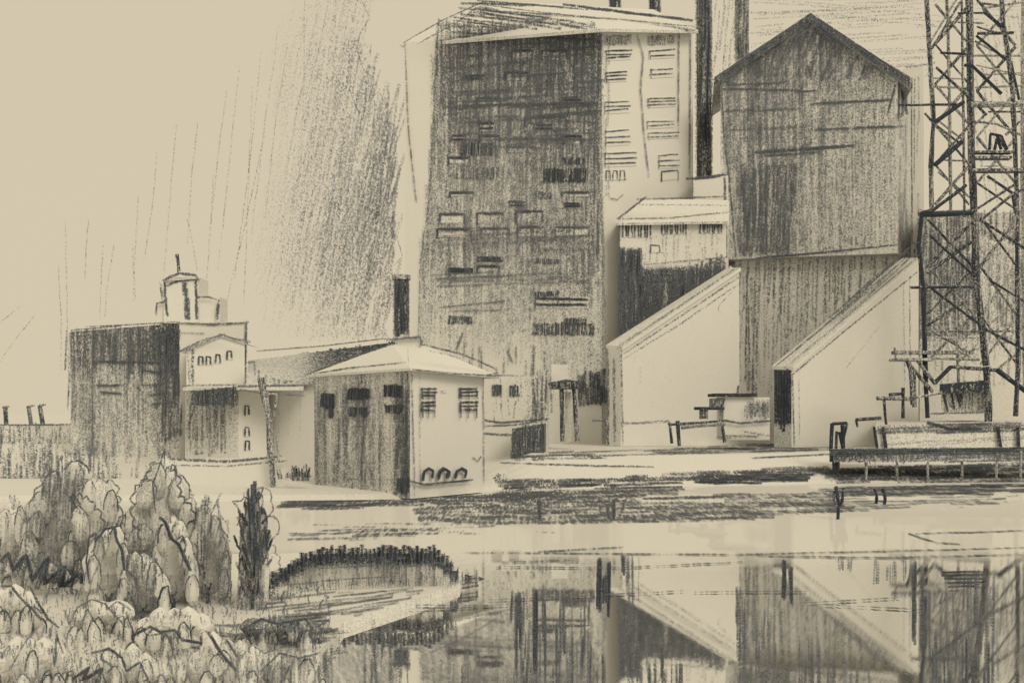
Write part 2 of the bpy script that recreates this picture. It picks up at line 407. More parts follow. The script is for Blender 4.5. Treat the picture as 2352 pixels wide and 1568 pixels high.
for x0, y0, x1, y1 in [(150, 510, 158, 900), (205, 500, 195, 640), (318, 450, 305, 700), (360, 350, 330, 600), (405, 280, 375, 640), (455, 280, 430, 560), (520, 210, 485, 520), (550, 150, 500, 620),
                       (600, 120, 540, 640), (640, 60, 575, 560), (580, 200, 560, 700), (660, 100, 610, 500), (700, 0, 690, 380), (735, 0, 650, 430), (760, -20, 700, 240), (135, 610, 140, 850), (490, 400, 470, 700), (610, 300, 520, 690),
                       (0, 740, 50, 700), (0, 830, 80, 725), (430, 500, 455, 640), (236, 560, 230, 735), (262, 560, 240, 730), (305, 560, 312, 690)]:
    sm.stroke(sa, [(x0, y0), ((x0+x1)/2+R(-4, 4), (y0+y1)/2), (x1, y1)], 3.6, .27, wob=1.2)
tag(sm.build('smoke'), 'grey smoke streaks drifting up left of the tall dark block', 'smoke', kind='stuff')
cl = MB(300, 'plain', 'plain'); ca = Air(300)
cl.hatch(ca, [(1740, -30), (2130, -30), (2130, 175), (2080, 170), (1880, 40), (1740, 110)], -3, 8, 5, .27, (60, 220), None, .25, 20)
cl.hatch(ca, [(1640, -30), (1690, -30), (1690, 180), (1640, 180)], 95, 8, 6, .3, (50, 120), None, .2, 12)
cl.hatch(ca, [(1730, -30), (2352, -30), (2352, 60), (1730, 60)], 4, 12, 5, .25, (60, 220), None, .3, 20)
cl.hatch(ca, [(2230, 60), (2352, 40), (2352, 460), (2240, 460)], 80, 11, 6, .3, (40, 140), None, .35, 12)
tag(cl.build('cloud'), 'thin pale grey cloud streaks behind the gabled house top right', 'cloud', kind='stuff')

# ================================================================== TALL BLOCK
bF = Wall((930, 186), (1382, 178)); bS = Wall((1382, 178), (1592, 192))
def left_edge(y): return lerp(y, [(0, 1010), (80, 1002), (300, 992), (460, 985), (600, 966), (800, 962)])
def block_t(x, y):  # shade of the front face, painted into the wall tone
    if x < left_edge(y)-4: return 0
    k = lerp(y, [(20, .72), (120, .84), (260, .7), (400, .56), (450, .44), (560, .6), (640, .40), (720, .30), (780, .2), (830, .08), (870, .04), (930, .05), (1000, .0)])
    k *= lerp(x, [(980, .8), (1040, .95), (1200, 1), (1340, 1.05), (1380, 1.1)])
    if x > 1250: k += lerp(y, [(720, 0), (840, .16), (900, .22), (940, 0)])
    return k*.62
bt = thing('power_block', 'tall dark shaded block with pale windowed side and low sloping roof', 'building', at(1160, 182, 3))
wl = MB(182)
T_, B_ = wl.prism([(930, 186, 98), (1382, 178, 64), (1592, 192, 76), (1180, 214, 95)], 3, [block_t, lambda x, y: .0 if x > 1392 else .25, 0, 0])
BP = [(1004, 55), (1372, 60), (1378, 400), (1392, 700), (1396, 930), (1335, 925), (1255, 850), (1130, 810), (962, 790), (966, 600), (990, 300)]
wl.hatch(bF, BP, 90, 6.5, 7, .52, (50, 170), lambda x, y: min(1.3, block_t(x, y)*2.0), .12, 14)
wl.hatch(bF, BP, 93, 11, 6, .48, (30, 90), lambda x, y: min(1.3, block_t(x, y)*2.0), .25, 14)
wl.hatch(bF, [(1050, 60), (1372, 62), (1378, 250), (1040, 260)], -4, 11, 7, .5, (60, 200), None, .25, 14)
wl.hatch(bF, [(1040, 260), (1378, 250), (1378, 340), (1150, 350), (1040, 330)], -3, 14, 7, .45, (60, 160), None, .3, 14)
wl.hatch(bF, [(1010, 520), (1300, 530), (1370, 545), (1370, 580), (1010, 570)], -2, 9, 8, .4, (60, 180), None, .2, 14)
wl.hatch(bF, [(1000, 625), (1370, 625), (1370, 650), (1010, 660)], -2, 8, 7, .4, (60, 180), None, .3, 14)
for a, b_, w_, t_ in [((1030, 245), (1360, 235), 7, .7), ((1170, 245), (1370, 238), 8, .7), ((1210, 270), (1372, 255), 8, .65), ((1060, 100), (1240, 72), 7, .7), ((1040, 75), (1370, 92), 7, .7), ((1150, 320), (1370, 320), 7, .6),
                      ((1020, 705), (1170, 690), 5, .5), ((1040, 715), (1160, 712), 4, .45), ((1000, 640), (1180, 632), 6, .5), ((1165, 805), (1175, 830), 5, .5), ((1060, 770), (1050, 800), 8, .45)]:
    wl.line(bF, [a, b_], w_, t_, 2, 10)
for k in range(26):                                  # loose ends of the vertical shading strokes at the foot
    x = R(1000, 1300); y = R(780, 880); wl.stroke(bF, [(x, y), (x+R(-3, 3), y+R(30, 90))], R(4, 7), R(.25, .5))
wl.hatch(bF, [(1325, 860), (1392, 850), (1394, 925), (1330, 930)], 90, 5, 7, .75, (30, 70), None, .05, 6)
wl.hatch(bF, [(1195, 860), (1255, 850), (1255, 960), (1205, 960)], 90, 8, 6, .4, (30, 90), None, .15, 10)
wl.line(bF, [(930, 96), (938, 300), (955, 460)], 4, .42, 2); wl.line(bF, [(1002, 60), (995, 300), (985, 460), (966, 600), (960, 780)], 4, .35, 2, 0)
wl.line(bF, [(1378, 60), (1384, 480), (1396, 940)], 4, .35, 1); wl.line(bS, [(1586, 80), (1584, 400)], 4, .5, 2); wl.line(bS, [(1560, 80), (1558, 300)], 4, .45, 2)
wl.line(bS, [(1400, 455), (1418, 460), (1432, 448)], 4, .5, 1); wl.hatch(bS, [(1384, 90), (1400, 90), (1402, 450), (1388, 450)], 90, 6, 5, .3, (40, 120), None, .3, 8)
wl.line(bS, [(1465, 85), (1478, 130), (1472, 210), (1480, 300), (1490, 400)], 4, .42, 2)
w_o = wl.build('wall', bt)
rf = MB(182)
A = W(918, 103, 187); B1 = W(1384, 66, 175); C1 = W(1604, 70, 190); D1 = W(1180, 100, 217); R1 = W(1118, 2, 190); R2 = W(1500, 22, 200)
th = Vector((0, 0, -.5))
for P in ([A, B1, R1], [B1, C1, R2, R1], [C1, D1, R1, R2], [D1, A, R1]):
    rf.face(P, .06)
for p, q in ((A, B1), (B1, C1), (C1, D1), (D1, A)): rf.face([p, q, q+th, p+th], .2)
rf.face([D1+th, C1+th, B1+th, A+th], .2)
rl = Wall((930, 184), (1400, 172)); r2 = Wall((1060, 177), (1604, 188.5))
rf.line(rl, [(930, 97), (1020, 45), (1110, 5)], 4, .6, 2); rf.line(rl, [(965, 98), (1050, 52), (1090, 20)], 4, .45, 2)
for a, b_, w_, t_ in [((1060, 8), (1230, 12), 6, .75), ((1100, 2), (1350, 22), 5, .7), ((1300, 12), (1590, 48), 7, .85), ((1060, 20), (1370, 42), 5, .5), ((1070, 38), (1400, 52), 5, .5), ((1250, 30), (1570, 60), 4, .5),
                      ((1370, 66), (1592, 70), 6, .65), ((1060, 18), (1380, 55), 5, .6), ((1380, 72), (1560, 66), 5, .5), ((1110, 12), (1420, 50), 3, .5)]:
    rf.line(r2, [a, b_], w_, t_, 2, 8)
rf.hatch(r2, [(1300, 40), (1590, 56), (1590, 68), (1370, 64)], 4, 6, 4, .35, (60, 160), None, .3, 8)
rf.hatch(rl, [(1010, 50), (1100, 18), (1360, 55), (1370, 66), (1010, 66)], 8, 6, 7, .6, (50, 150), None, .1, 6)
rf.build('roof', bt)
fw = [(1175, 117, 1222, 140, 'hook', .75), (1245, 118, 1300, 138, 'hook', .7), (1060, 112, 1110, 128, 'dark', .45), (1060, 172, 1112, 182, 'bars', .75), (1160, 168, 1212, 184, 'hook', .8), (1250, 165, 1262, 190, 'dark', .6),
      (1060, 330, 1130, 356, 'dark', .85), (1050, 385, 1145, 410, 'dark', .5), (1245, 388, 1345, 418, 'dark', .95), (1205, 270, 1300, 300, 'hook', .6), (1010, 492, 1065, 512, 'hook', .6), (1095, 490, 1155, 512, 'hook', .65),
      (1185, 485, 1245, 510, 'hook', .65), (1005, 527, 1080, 545, 'hook', .7), (1105, 525, 1170, 545, 'hook', .6), (1190, 522, 1250, 542, 'hook', .55), (1228, 682, 1350, 708, 'bars', .7), (1225, 742, 1365, 768, 'dark', .7),
      (1050, 230, 1100, 250, 'dark', .5), (1275, 522, 1350, 540, 'hook', .55), (1165, 338, 1230, 350, 'hook', .5)]
random.seed(5)
for y in (200, 222, 285, 312, 362, 440, 462, 592, 612, 668, 728, 795):
    for x in (1030, 1096, 1165, 1228, 1294):
        if R(0, 1) < .36 and not (y > 760 and x < 1200): fw.append((x+R(-6, 6), y+R(-4, 4), x+R(38, 60), y+R(10, 18), random.choice(['hook', 'bars', 'dark', 'bars']), R(.6, .85)))
for x0, y0, x1, y1, st, t_ in fw:
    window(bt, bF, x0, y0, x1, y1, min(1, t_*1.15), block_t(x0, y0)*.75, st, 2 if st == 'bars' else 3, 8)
sw = [(1388, 84, 1448, 104, 'dark', .5), (1390, 116, 1450, 140, 'bars', .75), (1390, 165, 1440, 190, 'bars', .7), (1388, 232, 1446, 262, 'bars', .6), (1390, 300, 1446, 336, 'bars', .6), (1388, 350, 1462, 384, 'bars', .65), (1392, 392, 1440, 415, 'n', .6),
      (1488, 84, 1548, 104, 'dark', .5), (1490, 116, 1550, 136, 'bars', .65), (1494, 158, 1548, 180, 'bars', .6), (1488, 225, 1552, 248, 'bars', .6), (1486, 278, 1548, 296, 'bars', .55), (1488, 305, 1560, 320, 'bars', .5), (1512, 356, 1560, 388, 'bars', .6), (1520, 395, 1558, 415, 'hook', .65)]
for x0, y0, x1, y1, st, t_ in sw:
    window(bt, bS, x0, y0, x1, y1, t_, 0.0, st, 3 if y1-y0 > 22 else 2, 4.5, sl=-3)

# entrance canopy at the foot of the block
cn = thing('entrance_canopy', 'small dark canopy on thin posts at the foot of the tall block', 'canopy', at(1295, 150, 2.6)); m = MB(150); ap = Air(150)
m.prism([(1262, 150, 878), (1328, 148, 876), (1330, 154, 877), (1268, 155, 878)], zpy(892, 150), .65, .6, True)
m.line(ap, [(1260, 882), (1300, 874), (1328, 877)], 6, .85, 2, 3); m.build('canopy_roof', cn)
for x, x2, y in ((1290, 1292, 1005), (1318, 1326, 1005)):
    m = MB(150); m.tube(Air(151), [(x, 890), (x2, y+8)], 10, .6); m.build('post', cn)
m = MB(150); m.box(1266, 1306, 836, 878, 151.5, 2, .02); m.box(1298, 1312, 900, 1015, 153, .5, .1); m.line(Air(151), [(1268, 880), (1266, 838), (1304, 836), (1306, 876)], 3, .25, 1); m.build('porch_block', cn)

# ================================================================== STACKS
def stack(px, Y, w, y0, y1, t, label, name='chimney', zb=None, pale=0.0, w2=None, grp=None):
    base = at(px, Y, zb if zb is not None else 3)
    th_ = thing(name, label, 'chimney', base, grp)
    m = MB(Y); yb = HY+(H-base.z)*F/Y
    m.cyl(px, Y, w, y0, yb, lambda x, y: t*.72 if y < y1 else t*.3, w2)
    pl = Air(Y-w/2*Y/F)
    m.hatch(pl, [(px-w*.45, y0), (px+w*.45, y0), (px+w*.45, y1), (px-w*.45, y1)], 90, 7, 7, t, (50, 160), None, .25, 8); m.line(pl, [(px+w*.5, y0), (px+w*.52, y1+10)], 4, .5, 2); m.line(pl, [(px-w*.5, y0), (px-w*.52, y1+10)], 4, .4, 2)
    m.build('shaft', th_)
    m = MB(Y); m.cyl(px, Y, w*1.25, y0-8, y0+3, t*.5, w*1.25); m.build('rim', th_)
    return th_
stack(1617, 196, 34, -90, 408, .78, 'tall dark chimney right beside the windowed face of the block')
stack(1704, 205, 30, -90, 130, .62, 'dark chimney rising behind the left slope of the gabled house')
stack(1413, 225, 24, -70, 20, .85, 'thin dark chimney above the block roof, nearer its dark front')
stack(1504, 225, 24, -70, 32, .85, 'thin dark chimney above the block roof, nearer its right end')
stack(922, 150, 34, 640, 768, .88, 'short thick black chimney standing left of the tall dark block', zb=1.5)
# platform the tall chimney stands behind
pf = thing('stack_platform', 'narrow pale platform building at the foot of the tall dark chimney', 'building', at(1625, 181, 3)); m = MB(182)
m.prism([(1592, 181, 410), (1672, 180, 404), (1676, 190, 404), (1596, 190, 410)], 3, .02, .1); fp = Wall((1592, 181), (1672, 180))
m.line(fp, [(1582, 411), (1625, 408), (1668, 402)], 7, .8, 2); m.line(fp, [(1664, 402), (1668, 590)], 6, .55, 2); m.line(fp, [(1590, 412), (1592, 450)], 4, .4, 1); m.build('wall', pf)
# roof vent left of the block
# ================================================================== MIDDLE HOUSE ABOVE THE INCLINED GALLERY
mh = thing('screen_house', 'house with pale flat-ridged roof and dark lower wall above the inclined gallery', 'building', at(1545, 177, 3)); mf = Wall((1422, 175.5), (1668, 177))
def mh_t(x, y):
    if y > 620 or (x < 1478 and y > 575): return .62 if y < 800 else .35
    return .08 if y < 560 else .04
m = MB(176); m.prism([(1422, 175.5, 508), (1668, 177, 506), (1668, 180.5, 506), (1428, 180, 508)], 3, [mh_t, .05, .05, .3])
DP = [(1422, 600), (1470, 640), (1560, 625), (1660, 590), (1664, 625), (1560, 700), (1480, 760), (1422, 800)]
m.hatch(mf, DP, 91, 6, 7, .62, (30, 110), None, .05, 10); m.hatch(mf, [(1424, 570), (1474, 572), (1474, 650), (1424, 700)], 91, 5, 7, .7, (30, 80), None, .05, 5)
m.hatch(mf, [(1470, 625), (1560, 615), (1664, 590), (1664, 625), (1540, 720), (1422, 800), (1422, 650)], 100, 11, 6, .5, (30, 80), None, .2, 8)
m.hatch(mf, [(1480, 540), (1650, 530), (1650, 600), (1480, 605)], 90, 12, 4, .28, (30, 60), None, .3, 6)
m.line(mf, [(1422, 510), (1420, 800)], 5, .6, 2); m.line(mf, [(1478, 608), (1560, 600), (1668, 590)], 4, .4, 2); m.line(mf, [(1480, 622), (1600, 612)], 4, .4, 2); m.build('wall', mh)
m = MB(176); P1, P2, P3, P4 = W(1416, 512, 174.5), W(1674, 508, 176), W(1674, 460, 179), W(1482, 456, 178.5)
m.face([P1, P2, P3, P4], .06); back = [W(1674, 508, 182), W(1420, 512, 181)]; m.face([P4, P3, back[0], back[1]], .06); m.face([P1, P4, back[1]], .15)
for p, q in ((P1, P2),): m.face([p, q, q+Vector((0, 0, -.4)), p+Vector((0, 0, -.4))], .3)
rp_ = Air(173.5); m.line(rp_, [(1422, 500), (1478, 456)], 5, .65, 2); m.line(rp_, [(1470, 458), (1560, 456), (1662, 452)], 5, .6, 2); m.line(rp_, [(1424, 502), (1540, 500), (1668, 488)], 4, .45, 3); m.line(rp_, [(1470, 470), (1660, 472)], 4, .3, 2); m.build('roof', mh)
window(mh, mf, 1430, 512, 1500, 545, .7, .05, 'n', 5, 5); window(mh, mf, 1520, 514, 1580, 538, .65, .05, 'n', 5, 5); window(mh, mf, 1608, 512, 1662, 536, .7, .05, 'n', 5, 5); window(mh, mf, 1494, 562, 1528, 580, .7, 0, 'n', 1, 4)

# ================================================================== GABLED HOUSE
gb = thing('gabled_tower_house', 'big dark gabled house on a narrower hatched base between two inclined galleries', 'building', at(1870, 182, 3))
gF = Wall((1655, 183), (2062, 176)); gS = Wall((2062, 176), (2092, 186))
def gb_t(x, y):  # gable front's shading, put into its tone
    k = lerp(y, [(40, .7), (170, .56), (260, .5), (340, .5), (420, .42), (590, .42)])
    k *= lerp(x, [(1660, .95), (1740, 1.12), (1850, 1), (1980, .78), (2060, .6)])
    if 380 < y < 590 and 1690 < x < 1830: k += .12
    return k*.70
m = MB(180)
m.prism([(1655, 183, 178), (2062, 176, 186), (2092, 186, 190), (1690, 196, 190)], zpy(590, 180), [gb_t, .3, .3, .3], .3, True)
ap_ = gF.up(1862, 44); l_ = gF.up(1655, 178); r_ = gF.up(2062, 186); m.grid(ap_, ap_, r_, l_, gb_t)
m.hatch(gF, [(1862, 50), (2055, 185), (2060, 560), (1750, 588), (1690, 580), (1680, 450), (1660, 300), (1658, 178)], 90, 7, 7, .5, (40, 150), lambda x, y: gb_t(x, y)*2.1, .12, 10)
m.hatch(gF, [(1862, 50), (2040, 180), (1662, 175)], 112, 9, 7, .5, (30, 90), None, .15, 6)
m.hatch(gF, [(1700, 400), (1830, 370), (1810, 580), (1700, 580)], 93, 7, 7, .5, (40, 120), None, .15, 10)
for a, b_, w_, t_ in [((1735, 350), (1960, 335), 9, .75), ((1750, 358), (1880, 350), 7, .6), ((1660, 205), (1850, 208), 7, .55), ((1870, 238), (2050, 230), 7, .65), ((1870, 298), (2075, 290), 7, .6), ((1740, 592), (1880, 580), 6, .75), ((1860, 582), (2060, 562), 5, .6), ((1690, 600), (1760, 592), 4, .5),
                      ((1842, 200), (1842, 235), 5, .75), ((1832, 210), (1875, 208), 5, .7), ((1665, 255), (1840, 250), 8, .4), ((2055, 200), (2040, 260), 6, .6), ((1855, 150), (1862, 175), 8, .6), ((1670, 195), (1800, 190), 5, .6), ((1665, 300), (1860, 290), 9, .3)]:
    m.line(gF, [a, b_], w_, t_, 2, 6)
m.line(gF, [(1655, 178), (1662, 300), (1680, 460), (1690, 590)], 5, .5, 2, 0)
m.hatch(gS, [(2064, 190), (2088, 190), (2086, 260), (2062, 280)], 90, 6, 6, .6, (30, 80), None, .1, 6); m.hatch(gS, [(2064, 280), (2088, 270), (2090, 600), (2068, 600)], 90, 8, 5, .3, (40, 120), None, .2, 6)
m.build('wall', gb)
# narrower lower wall, its hatching thinner towards the foot
m = MB(180)
def lb_t(x, y): return (.15 if x < 1790 else .25)*lerp(y, [(600, 1), (760, .7), (860, .3), (960, .03)])*lerp(x, [(1685, .6), (1740, 1), (2060, .9)])
m.prism([(1688, 184.5, 588), (2064, 178.5, 588), (2090, 188, 588), (1700, 198, 588)], 3, [lb_t, .1, .1, .1])
lF = Wall((1688, 184.5), (2064, 178.5))
m.hatch(lF, [(1695, 600), (2055, 580), (2040, 640), (1785, 830), (1780, 900), (1700, 890)], 92, 8, 6, .42, (40, 160), lambda x, y: lerp(y, [(600, .95), (760, .7), (880, .3)]), .25, 14)
m.hatch(lF, [(1690, 640), (1740, 640), (1740, 900), (1715, 900)], 91, 8, 6, .45, (50, 180), None, .2, 20)
m.line(lF, [(1690, 600), (1692, 900), (1695, 1010)], 4, .45, 2); m.build('lower_wall', gb)
m = MB(180)
for xs in (((1862, 30), (1640, 178)), ((1862, 30), (2096, 184))):
    (xa, ya), (xb, yb) = xs
    a = gF.up(xa, ya, .8); b_ = gF.up(xb, yb, .8); bk = Vector((3, 19, 0)); t_ = Vector((0, 0, -1.3))
    m.grid(a, b_, b_+t_, a+t_, .62); m.face([a, b_, b_+bk, a+bk], .45); m.face([a+t_, b_+t_, b_+bk+t_, a+bk+t_], .4); m.face([b_, b_+t_, b_+bk+t_, b_+bk], .5); m.face([a+bk, b_+bk, b_+bk+t_, a+bk+t_], .5)
gR = Wall((1640, 182.1), (2096, 174.2))
m.hatch(gR, [(1862, 38), (2090, 180), (2075, 196), (1880, 72)], 35, 6, 7, .6, (40, 120), None, .1, 6); m.hatch(gR, [(1862, 38), (1870, 60), (1670, 186), (1648, 178)], -35, 6, 7, .5, (40, 120), None, .1, 6)
m.line(gR, [(1645, 178), (1700, 140), (1855, 40)], 5, .6, 3); m.line(gR, [(1865, 38), (1960, 100), (2088, 178)], 5, .7, 3); m.build('roof', gb)

# pale strip building behind the gabled house's right side
ps = thing('pale_annex', 'narrow pale annex standing between the gabled house and the lattice tower', 'building', at(2105, 190, 3)); m = MB(190)
m.prism([(2075, 189, 158), (2122, 188, 150), (2124, 198, 150), (2080, 198, 158)], 3, .03, .1); pp = Wall((2075, 189), (2122, 188))
m.hatch(pp, [(2094, 190), (2122, 180), (2122, 900), (2100, 900)], 90, 9, 4, .32, (60, 180), None, .35, 12); m.line(pp, [(2094, 190), (2096, 560)], 4, .45, 2); m.line(pp, [(2085, 155), (2122, 150)], 4, .4, 2); m.build('wall', ps)

# ================================================================== INCLINED GALLERIES
def gallery(a, b, c, d, et, label, marks):
    g_ = thing('inclined_gallery', label, 'conveyor gallery', at(b[0], b[1], 3), 'inclined conveyor galleries')
    m = MB(b[1]); T, B = m.prism([a, b, c, d], 3, [et, lambda x, y: .015, .02, .05], .03); sd = Wall(b[:2], c[:2]); en = Wall(a[:2], b[:2])
    marks(m, sd, en); m.build('wall', g_)
    r = MB(b[1]); up_ = Vector((0, 0, .5)); A, B2, C, D = [W(x, y, Y) for x, Y, y in (a, b, c, d)]
    e1 = (B2-A).normalized()*.35
    A2, B3, C2, D2 = A-e1, B2+e1, C+e1, D-e1
    r.face([A2+up_, B3+up_, C2+up_, D2+up_], .15); r.face([A2, B3, C2, D2][::-1], .15)
    for p, q in ((A2, B3), (B3, C2), (C2, D2), (D2, A2)): r.face([p+up_, q+up_, q, p], .04)
    return g_, r, sd, en
def mk1(m, sd, en):
    m.line(sd, [(1428, 815), (1560, 728), (1696, 638)], 4, .32, 3); m.line(sd, [(1428, 828), (1560, 745), (1696, 652)], 4, .25, 2)
    m.line(sd, [(1426, 800), (1430, 1015)], 5, .35, 2); m.line(en, [(1398, 810), (1396, 1020)], 5, .4, 2); m.line(en, [(1410, 830), (1412, 1010)], 6, .35, 2)
    m.line(sd, [(1660, 720), (1650, 715), (1652, 700), (1690, 660)], 3, .22, 1); m.line(sd, [(1430, 972), (1530, 968)], 6, .35, 2)
    m.hatch(sd, [(1445, 800), (1520, 760), (1520, 880), (1445, 900)], 92, 40, 5, .1, (30, 60), None, .3, 8)
g1, r, sd, en = gallery((1396, 166, 800), (1426, 164, 804), (1698, 170, 622), (1676, 174, 622), .08, 'pale inclined gallery with light end wall, beside the tall dark block', mk1)
r.line(sd, [(1422, 792), (1560, 703), (1698, 610)], 4, .38, 3); r.line(sd, [(1420, 800), (1560, 712), (1690, 624)], 4, .28, 2); r.build('roof', g1)
def mk2(m, sd, en):
    m.hatch(en, [(1782, 852), (1812, 852), (1812, 960), (1800, 990), (1790, 975)], 91, 4.5, 7, .9, (40, 120), None, .03, 6)
    m.line(sd, [(1818, 862), (1950, 752), (2104, 626)], 4, .38, 3); m.line(sd, [(1820, 870), (1824, 1020)], 4, .45, 2); m.line(sd, [(1836, 860), (1836, 1000)], 3, .25, 1)
    m.line(sd, [(2020, 750), (1940, 850)], 3, .15, 1); m.line(sd, [(2090, 640), (2092, 905)], 3, .3, 2); m.line(sd, [(2076, 660), (2078, 900)], 3, .22, 1)
g2, r, sd, en = gallery((1778, 160, 848), (1818, 158, 850), (2110, 167, 600), (2078, 172, 600), lambda x, y: .72 if y < 975 else .2, 'pale inclined gallery with black end wall, under the gabled house', mk2)
r.line(sd, [(1780, 842), (1930, 718), (2085, 572)], 5, .55, 3); r.hatch(sd, [(1900, 730), (2080, 575), (2095, 590), (1930, 735)], -41, 5, 6, .5, (40, 120), None, .1, 6); r.line(sd, [(1800, 846), (1950, 722), (2100, 596)], 4, .45, 2); r.build('roof', g2)

# ================================================================== DARK SHED BEHIND THE LATTICE TOWER
ds = thing('dark_warehouse', 'dark hatched flat-topped warehouse behind the lattice tower legs', 'building', at(2240, 172, 3)); dF = Wall((2112, 173), (2420, 171))
def ds_t(x, y): return (.36 if y < 770 else lerp(y, [(770, .4), (830, .1), (1000, .05)]))*lerp(x, [(2112, 1.1), (2240, .95), (2290, .6), (2352, .75)])
m = MB(172); m.prism([(2112, 173, 492), (2420, 171, 486), (2420, 186, 486), (2125, 188, 492)], 3, [ds_t, .2, .2, .2], .3)
m.hatch(dF, [(2114, 495), (2250, 492), (2250, 770), (2122, 770)], 90, 7, 7, .52, (40, 150), None, .1, 10); m.hatch(dF, [(2250, 490), (2352, 488), (2352, 560), (2250, 540)], 90, 7, 7, .55, (40, 150), None, .1, 10)
m.hatch(dF, [(2260, 560), (2352, 590), (2352, 790), (2270, 780)], 91, 10, 6, .42, (40, 130), None, .25, 12); m.line(dF, [(2114, 492), (2232, 487)], 10, .9, 3); m.line(dF, [(2114, 490), (2110, 620), (2122, 760)], 6, .6, 2)
m.hatch(dF, [(2140, 800), (2352, 800), (2352, 880), (2140, 880)], 90, 14, 5, .3, (40, 90), None, .3, 12)
m.build('wall', ds)

# ================================================================== LATTICE TOWER
lt = thing('lattice_tower', 'tall open steel lattice tower with crossed braces at the right edge', 'tower', at(2230, 150, 4))
F1, F2, F3 = Air(147), Air(151), Air(156)
def mem(name, pl, pts, w=6, t=.8, par=None):
    m = MB(150); m.tube(pl, pts, w, t); return m.build(name, par or lt)
for pl, pts, w_, t_ in [(F1, [(2124, -60), (2128, 0), (2136, 132), (2144, 280), (2138, 388), (2140, 490)], 11, .66), (F1, [(2140, 485), (2117, 490), (2110, 566), (2121, 657), (2124, 817), (2130, 960)], 11, .9),
                        (F2, [(2226, -60), (2228, 230), (2237, 516), (2242, 636), (2266, 841), (2271, 970)], 17, .64), (F1, [(2296, -60), (2305, 62), (2316, 132), (2326, 217), (2336, 451), (2338, 845), (2333, 955)], 12, .66),
                        (F3, [(2172, -60), (2178, 75), (2184, 493), (2188, 587), (2200, 829), (2204, 950)], 8, .5), (F3, [(2208, -60), (2211, 131), (2214, 388), (2216, 500)], 6, .6), (F2, [(2322, 141), (2341, 230)], 7, .75), (F3, [(2352, -60), (2350, 400), (2356, 900)], 14, .42)]:
    mem('leg', pl, pts, w_, t_)
for pl, pts, w_, t_ in [(F1, [(2262, 30), (2306, 66)], 8, .9), (F1, [(2242, 82), (2311, 138)], 7, .88), (F1, [(2216, 151), (2232, 150), (2300, 216)], 8, .88), (F1, [(2150, 155), (2229, 227), (2266, 265)], 7, .7), (F1, [(2144, 283), (2214, 234)], 9, .95),
                        (F2, [(2124, 260), (2147, 286), (2204, 329)], 6, .65), (F1, [(2147, 380), (2210, 325)], 10, .92), (F3, [(2158, 280), (2212, 322)], 5, .5), (F2, [(2206, 5), (2140, 112)], 6, .6), (F3, [(2196, 0), (2135, 100)], 5, .45), (F1, [(2140, 485), (2220, 425)], 8, .8),
                        (F3, [(2155, 395), (2236, 460)], 6, .5), (F1, [(2268, 405), (2328, 445), (2362, 430)], 7, .7), (F1, [(2250, 508), (2328, 445)], 6, .65), (F1, [(2326, 445), (2334, 488)], 9, .75), (F2, [(2242, 150), (2352, 175)], 4, .4),
                        (F1, [(2136, 541), (2238, 634)], 7, .88), (F2, [(2129, 628), (2230, 556)], 9, .7), (F1, [(2140, 663), (2269, 759), (2362, 808)], 7, .82), (F2, [(2129, 747), (2220, 690)], 7, .7), (F1, [(2262, 511), (2362, 576)], 7, .75), (F1, [(2281, 648), (2362, 698)], 6, .75),
                        (F3, [(2277, 740), (2335, 700)], 5, .5), (F3, [(2146, 765), (2232, 812)], 5, .65), (F2, [(2310, 310), (2352, 270)], 6, .55), (F2, [(2240, 280), (2290, 285), (2345, 310)], 6, .5), (F3, [(2225, 300), (2265, 262)], 5, .55), (F3, [(2352, 640), (2268, 700)], 5, .4),
                        (F1, [(2146, 880), (2184, 842)], 10, .95), (F2, [(2184, 842), (2290, 850)], 8, .7), (F1, [(2290, 850), (2362, 902)], 12, .95), (F2, [(2290, 850), (2336, 812)], 6, .55), (F3, [(2200, 829), (2240, 800)], 6, .6), (F3, [(2150, 590), (2215, 545)], 6, .45), (F3, [(2275, 655), (2352, 600)], 5, .45), (F2, [(2256, 20), (2352, 5)], 5, .45),
                        (F2, [(2244, 62), (2290, 76)], 5, .55), (F2, [(2240, 95), (2290, 122)], 5, .5), (F2, [(2262, 30), (2256, 8), (2300, 14)], 6, .6)]:
    mem('brace', pl, pts, w_, t_)
for pl, pts, w_, t_ in [(F2, [(2200, 31), (2264, 30)], 5, .75), (F1, [(2245, 77), (2328, 76)], 8, .7), (F1, [(2160, 122), (2218, 124)], 6, .85), (F3, [(2205, 128), (2362, 128)], 6, .4), (F1, [(2066, 242), (2214, 240)], 6, .75), (F1, [(2228, 240), (2362, 240)], 14, .5), (F2, [(2270, 257), (2362, 257)], 5, .7),
                        (F1, [(2115, 493), (2236, 490)], 11, .95), (F1, [(2092, 660), (2245, 659)], 6, .75), (F2, [(2125, 762), (2345, 760)], 4, .6), (F2, [(2150, 775), (2265, 776)], 4, .45), (F3, [(2140, 200), (2220, 202)], 5, .4), (F3, [(2240, 202), (2362, 196)], 5, .38), (F3, [(2170, 368), (2230, 370)], 4, .5), (F2, [(2130, 822), (2250, 826)], 6, .5), (F3, [(2200, 52), (2260, 54)], 4, .55), (F3, [(2135, 180), (2240, 182)], 4, .4), (F3, [(2255, 172), (2350, 168)], 5, .35)]:
    mem('crossbeam', pl, pts, w_, t_)
random.seed(11)
for xa, xb, y0_, y1_, st_ in ((2142, 2228, 10, 480, 92), (2238, 2334, 0, 480, 105), (2124, 2238, 505, 830, 108), (2246, 2338, 500, 840, 112)):
    y_ = y0_
    while y_ < y1_-20:
        yn = min(y_+st_, y1_)
        mem('brace', F3, [(xa+6, y_), (xb-2, yn)], R(5, 8), R(.42, .68)); mem('brace', F3, [(xb-2, y_+3), (xa+6, yn)], R(5, 8), R(.42, .68))
        y_ = yn
